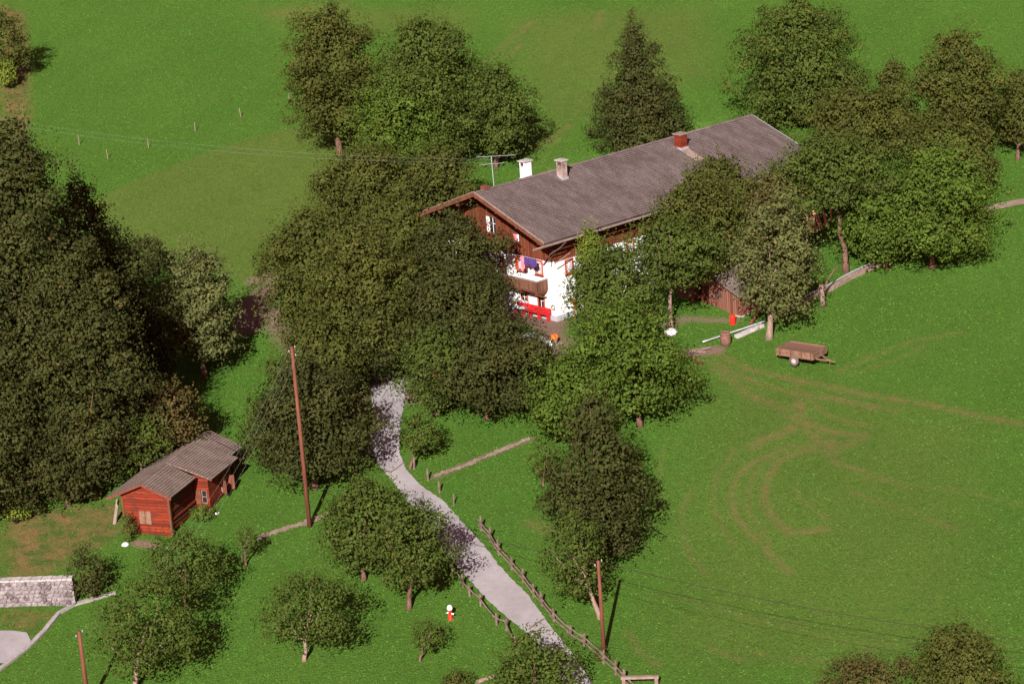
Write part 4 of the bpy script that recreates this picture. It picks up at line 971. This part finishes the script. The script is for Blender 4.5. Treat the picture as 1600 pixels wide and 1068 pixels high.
MB().tube([(0, .05, 1.2), (.5, .4, 1.9), (1.1, .9, 2.5), (1.9, 1.5, 2.8)], [.09, .07, .05, .03], 6).build('branch', M['bark'], o, True)
for i, (px, py, qx, qy, lab) in enumerate([(1076,553,1110,546,'grey plank, upper one of the pile at the edge of the yard trees'), (1080,560,1096,572,'short brown plank lying below the plank pile'), (1078,550,1104,552,'dark plank under the grey one by the meadow tracks')]):
    a = at(px, py); b_ = at(qx, qy); tag(MB().bar(a + [0, 0, .12 + .07 * (i == 0)], b_ + [0, 0, .10 + .07 * (i == 0)], .28, .07).build('plank', M['grey_wood'] if i != 1 else M['brown_wood']), lab, 'plank')

# barrel, drum
p = at(1134, 538); o = thing('barrel', 'rusty brown barrel beside the pale pipe', 'barrel', p)
MB().lathe([(.33, -.05), (.38, .15), (.42, .45), (.38, .78), (.33, .95), (.30, .95), (.30, .9)], 18).build('barrel_body', M['barrel'], o, True)
for z, r_ in ((.15, .385), (.75, .39)): MB().lathe([(r_, z), (r_ + .012, z + .02), (r_, z + .05)], 18).build('hoop', M['dark_metal'], o)
p = at(1145, 506); o = thing('drum', 'bright red plastic drum on the grass in front of the shed', 'drum', p)
MB().lathe([(.20, -.03), (.215, .03), (.215, .60), (.20, .68)], 16).build('drum_body', M['red_plastic'], o, True)
MB().lathe([(.17, .682), (.17, .71), (.10, .72)], 16).build('lid', M['red_plastic'], o)
MB().lathe([(.222, .3), (.226, .32), (.222, .34)], 16).build('rib', M['red_plastic'], o)

# trailer
p = at(1253, 565); T_ = thing('farm_trailer', 'weathered wooden single-axle farm trailer parked on the meadow', 'trailer', p, R(-38.7))
mb = MB(); Lh, Wh = 1.5, .95
mb.box(-Lh, Lh, -Wh, Wh, .62, .70); mb.build('bed', M['rust'], T_)
for nm, bx in (('side_board', (-Lh, Lh, -Wh - .04, -Wh - .002)), ('side_board', (-Lh, Lh, Wh + .002, Wh + .04)), ('end_board', (-Lh - .04, -Lh - .002, -Wh - .04, Wh + .04)), ('end_board', (Lh + .002, Lh + .04, -Wh - .04, Wh + .04))):
    q = MB(); q.box(*bx, .60, .86); q.box(bx[0], bx[1], bx[2] - .002, bx[3] + .002, .875, 1.12); q.build(nm, M['rust'], T_)
mb = MB()
for x in (-1.2, -.3, .6, 1.35): mb.box(x - .04, x + .04, -Wh - .065, -Wh - .045, .55, 1.13); mb.box(x - .04, x + .04, Wh + .045, Wh + .065, .55, 1.13)
mb.build('stake', M['brown_wood'], T_)
mb = MB(); mb.box(-Lh + .02, Lh - .02, -Wh + .01, Wh - .01, .98, 1.06); rough(mb, .01); mb.build('cover_boards', boards('trailer_cover', (.18, .095, .065), (.26, .14, .10), 1, .24), T_)
MB().box(-1.3, 1.45, -.5, -.42, .5, .618).build('chassis_beam', M['dark_metal'], T_); MB().box(-1.3, 1.45, .42, .5, .5, .618).build('chassis_beam', M['dark_metal'], T_)
MB().tube([(0, -.98, .37), (0, .98, .37)], .05, 8).build('axle', M['dark_metal'], T_)
MB().box(-.3, .3, -.46, -.40, .38, .5).build('spring', M['dark_metal'], T_)
for s_ in (-1, 1):
    wv = MB(); n = 22
    prof = [(.20, -.09), (.33, -.10), (.375, -.06), (.385, 0), (.375, .06), (.33, .10), (.20, .09)]
    vs = []; fs = []
    for (r_, yy) in prof:
        for k in range(n): t = 2 * math.pi * k / n; vs.append((r_ * math.cos(t), yy, r_ * math.sin(t)))
    for i in range(len(prof) - 1):
        for k in range(n): fs.append((i * n + k, i * n + (k + 1) % n, (i + 1) * n + (k + 1) % n, (i + 1) * n + k))
    wv.add(vs, fs); wo = wv.build('wheel', M['rubber'], T_, True); wo.location = (0, s_ * 1.06, .375)
    rm = MB(); vs = [(0, s_ * .07, 0)]; 
    for k in range(n): t = 2 * math.pi * k / n; vs.append((.20 * math.cos(t), s_ * .05, .20 * math.sin(t)))
    for k in range(n): t = 2 * math.pi * k / n; vs.append((.20 * math.cos(t), -s_ * .05, .20 * math.sin(t)))
    rm.add(vs, [(0, 1 + k, 1 + (k + 1) % n) for k in range(n)] + [(1 + k, 1 + n + k, 1 + n + (k + 1) % n, 1 + (k + 1) % n) for k in range(n)])
    rm.build('rim', M['rim'], wo)
mb = MB(); mb.bar((1.4, -.45, .55), (2.35, 0, .42), .08, .09); mb.bar((1.4, .45, .55), (2.35, 0, .42), .08, .09); mb.bar((2.3, 0, .43), (2.75, 0, .38), .09, .09); mb.build('drawbar', M['rust'], T_)
MB().tube([(2.3, .05, .45), (2.3, .05, -.05)], .03, 6).build('prop_stand', M['rust'], T_)

# hydrant
p = at(704, 966); o = thing('hydrant', 'red hydrant with white dome cap on the foreground lawn', 'hydrant', p)
MB().lathe([(.17, -.05), (.17, .06), (.11, .08), (.11, .55), (.15, .60)], 14).build('hydrant_body', M['red_plastic'], o, True)
MB().lathe([(.15, .60), (.18, .66), (.17, .78), (.11, .88), (.04, .91)], 14).build('cap', M['window_white'], o, True)
MB().tube([(.08, -.02, .35), (.22, -.1, .33)], .06, 8).build('outlet', M['window_white'], o, True)
MB().tube([(-.08, -.05, .45), (-.2, -.12, .45)], .045, 8).build('outlet', M['window_white'], o, True)

# ------------------------------------------------------------------ fences
def fence(lab, pts, hgt, rails, seed, mat='post_wood', cat='fence', sag=.03):
    r = random.Random(seed); q = P(pts); t = thing('wooden_fence', lab, cat, q[0])
    q0 = q[0]; tops = []
    for p in q:
        l = p - q0; ln = np.array([r.uniform(-.06, .06), r.uniform(-.06, .06), 0]); h = hgt * r.uniform(.95, 1.2)
        MB().tube([l + [0, 0, -.3], l + ln * .5 + [0, 0, h * .5], l + ln + [0, 0, h]], [.085, .08, .07], 7).build('post', M[mat], t)
        tops.append(l + ln * .6)
    for zf in rails:
        for a, b_ in zip(tops[:-1], tops[1:]):
            d = (b_ - a) / np.linalg.norm(b_ - a) * .2; off = np.array([-.10, -.03, 0])
            za = hgt * zf + r.uniform(-.05, .05); zb = hgt * zf + r.uniform(-.05, .05)
            m_ = (a + b_) / 2 + off + [0, 0, (za + zb) / 2 - sag]
            MB().tube([a - d + off + [0, 0, za], m_, b_ + d + off + [0, 0, zb]], [.055, .05, .042], 6).build('rail', M[mat], t)
    return t
fence('weathered two-rail timber fence along the right side of the road', [(752,828),(766,845),(780,866),(800,889),(818,909),(834,931),(847,946),(866,970),(892,995),(913,1009),(943,1036),(962,1053),(977,1068),(1000,1090)], .85, (.82, .42), 5)
fence('rough single-rail pole fence along the left side of the road', [(707,893),(724,916),(734,931),(751,946),(776,976),(792,984),(805,1013)], .75, (.85,), 6, sag=.08)
o = thing('timber_barrier', 'low timber barrier at the bottom edge right of the road fence', 'barrier', at(975, 1075)); q0 = at(975, 1075); q1 = at(1026, 1074)
MB().box(-.1, .1, -.1, .1, -.3, .62).build('post', M['grey_wood'], o)
d = q1 - q0; pp = MB().box(-.1, .1, -.1, .1, -.3, .62).build('post', M['grey_wood'], o); pp.location = d
MB().bar(np.array([-.15, 0, .70]), d + [.15, 0, .70], .24, .14).build('rail', M['grey_wood'], o)
a = at(745, 1069); b_ = at(772, 1060); tag(MB().tube([a + [0, 0, .15], b_ + [0, 0, .18]], [.14, .11], 8).build('log', M['bark_pale']), 'grey log lying at the bottom edge left of the leafy young tree', 'log')
# short posts
def post(px, py, h, r, lab, grp, mat='post_wood', lean=(0, 0)):
    p = at(px, py); t = thing('fence_post', lab, 'post', p, 0, grp)
    MB().tube([(0, 0, -.3), (lean[0] * .5, lean[1] * .5, h * .5), (lean[0], lean[1], h)], [r, r, r * .85], 7).build('shaft', M[mat], t)
    if h > .6: MB().lathe([(r * .86, h), (r * .8, h + .02), (r * .3, h + .05)], 7, (lean[0], lean[1], 0)).build('post_top', M[mat], t)
    return t
for px, py, lab in ((647, 732, 'grey wooden post right of the road bend, highest of four'), (669, 750, 'grey wooden post at the left end of the footpath'), (687, 769, 'grey wooden post with a wide top just below the footpath'), (709, 789, 'thin grey post right of the road, lowest of four'), (557, 742, 'grey post on the left verge opposite the footpath')):
    post(px, py, .78, .08 if px != 709 else .055, lab, 'short posts beside the road', lean=(random.uniform(-.05, .05), 0))
for i, (px, py) in enumerate([(124, 226), (169, 248), (232, 231), (305, 205), (377, 183), (452, 160)]):
    post(px, py, .80, .045, ['pale stake in the upper meadow nearest the pointed left tree', 'pale stake in the upper meadow, second from the left', 'pale stake in the upper meadow under the thin wires', 'pale stake in the upper meadow, third from the right', 'pale slanting stake in the upper meadow, second from the right', 'pale stake in the upper meadow nearest the trees behind the house'][i], 'stakes across the upper meadow', 'bark_pale', ((-.03, 0), (-.08, 0), (0, 0), (.02, 0), (-.12, 0), (.02, 0))[i])
# ------------------------------------------------------------------ poles and wires
def pole(px, py, h, r, lab, mat='pole_wood', ins=3):
    p = at(px, py); t = thing('utility_pole', lab, 'pole', p)
    MB().tube([(0, 0, -.4), (0, 0, h * .5), (0, 0, h)], [r * 1.1, r * .95, r * .75], 10).build('shaft', M[mat], t, True)
    for i in range(ins):
        z = h - .15 - i * .28; s = -1 if i % 2 else 1
        q = MB(); q.tube([(s * r * .6, 0, z), (s * .2, 0, z), (s * .2, 0, z + .08)], .015, 5); qo = q.build('bracket', M['dark_metal'], t)
        MB().lathe([(.03, 0), (.045, .03), (.035, .07), (.045, .1), (.02, .13)], 8, (s * .2, 0, z + .08)).build('insulator', M['wire'], qo)
    return p
p1 = pole(484, 823, 12.4, .135, 'tall red-brown wooden pole rising in front of the centre-left trees')
p2 = pole(139, 1105, 4.9, .13, 'red-brown pole cut off by the bottom edge at left', ins=2)
p3 = pole(944, 1021, 6.0, .12, 'brown wooden pole by the fence right of the road', ins=2)
def wire(lab, a, b_, sag, r=.014, mat='dark_wire', cat='wire'):
    pts = [np.array(a) * (1 - t) + np.array(b_) * t - np.array([0, 0, 4 * sag * t * (1 - t)]) for t in np.linspace(0, 1, 25)]
    return tag(MB().tube(pts, r, 4).build('overhead_wire', M[mat]), lab, cat)
top3 = p3 + [0, 0, 5.85]
far_r = at(1760, 1150) + np.array([0, 0, 5.2])
wire('dark overhead wire from the brown pole towards the right edge', top3 + [.2, 0, 0], far_r, .7, .018)
wire('fainter strand added as the shadow line of the first wire, right of the brown pole', top3 + [-.2, 0, -.9], far_r + [0, 0, -1.1], .8, .012)  # thin dark strand added to stand for the shadow of the wire above
hk = np.array([math.cos(HYaw), math.sin(HYaw)]); hn = np.array([-math.sin(HYaw), math.cos(HYaw)])
hutp = np.array([hp[0] + hk[0] * 9 + hn[0] * W2 / 2, hp[1] + hk[1] * 9 + hn[1] * W2 / 2, hz2 + PZ + .2])
wire('dark overhead wire from the hut roof across the road to the brown pole', hutp, top3 + [.2, 0, 0], 1.2, .02)
top1 = p1 + [0, 0, 12.2]; top2 = p2 + [0, 0, 4.8]
for i, lab in enumerate(('upper thin wire from the cut-off pole to the tall pole passing the hut', 'middle thin wire between the cut-off pole and the tall pole by the hut', 'lower thin wire between the cut-off pole and the tall pole by the hut')):
    wire(lab, top2 + [.2 * (i - 1), 0, -.25 * i], top1 + [.2 * (i - 1), 0, -.28 * i], 2.6 + .2 * i, .003, 'wire')
al = at(-60, 250) + np.array([0, 0, 4.5]); ah = hw_(.3, HW / 2 + .1, PK + 2.1)
wire('upper pale wire crossing the upper left meadow to the house aerial', al, ah, 1.0, .0035, 'wire')
wire('lower pale wire crossing the upper left meadow to the house aerial', al + [0, 0, -.35], ah + [0, 0, -.25], 1.1, .0035, 'wire')
print('faces', sum(len(o.data.polygons) for o in bpy.data.objects if o.type == 'MESH'))
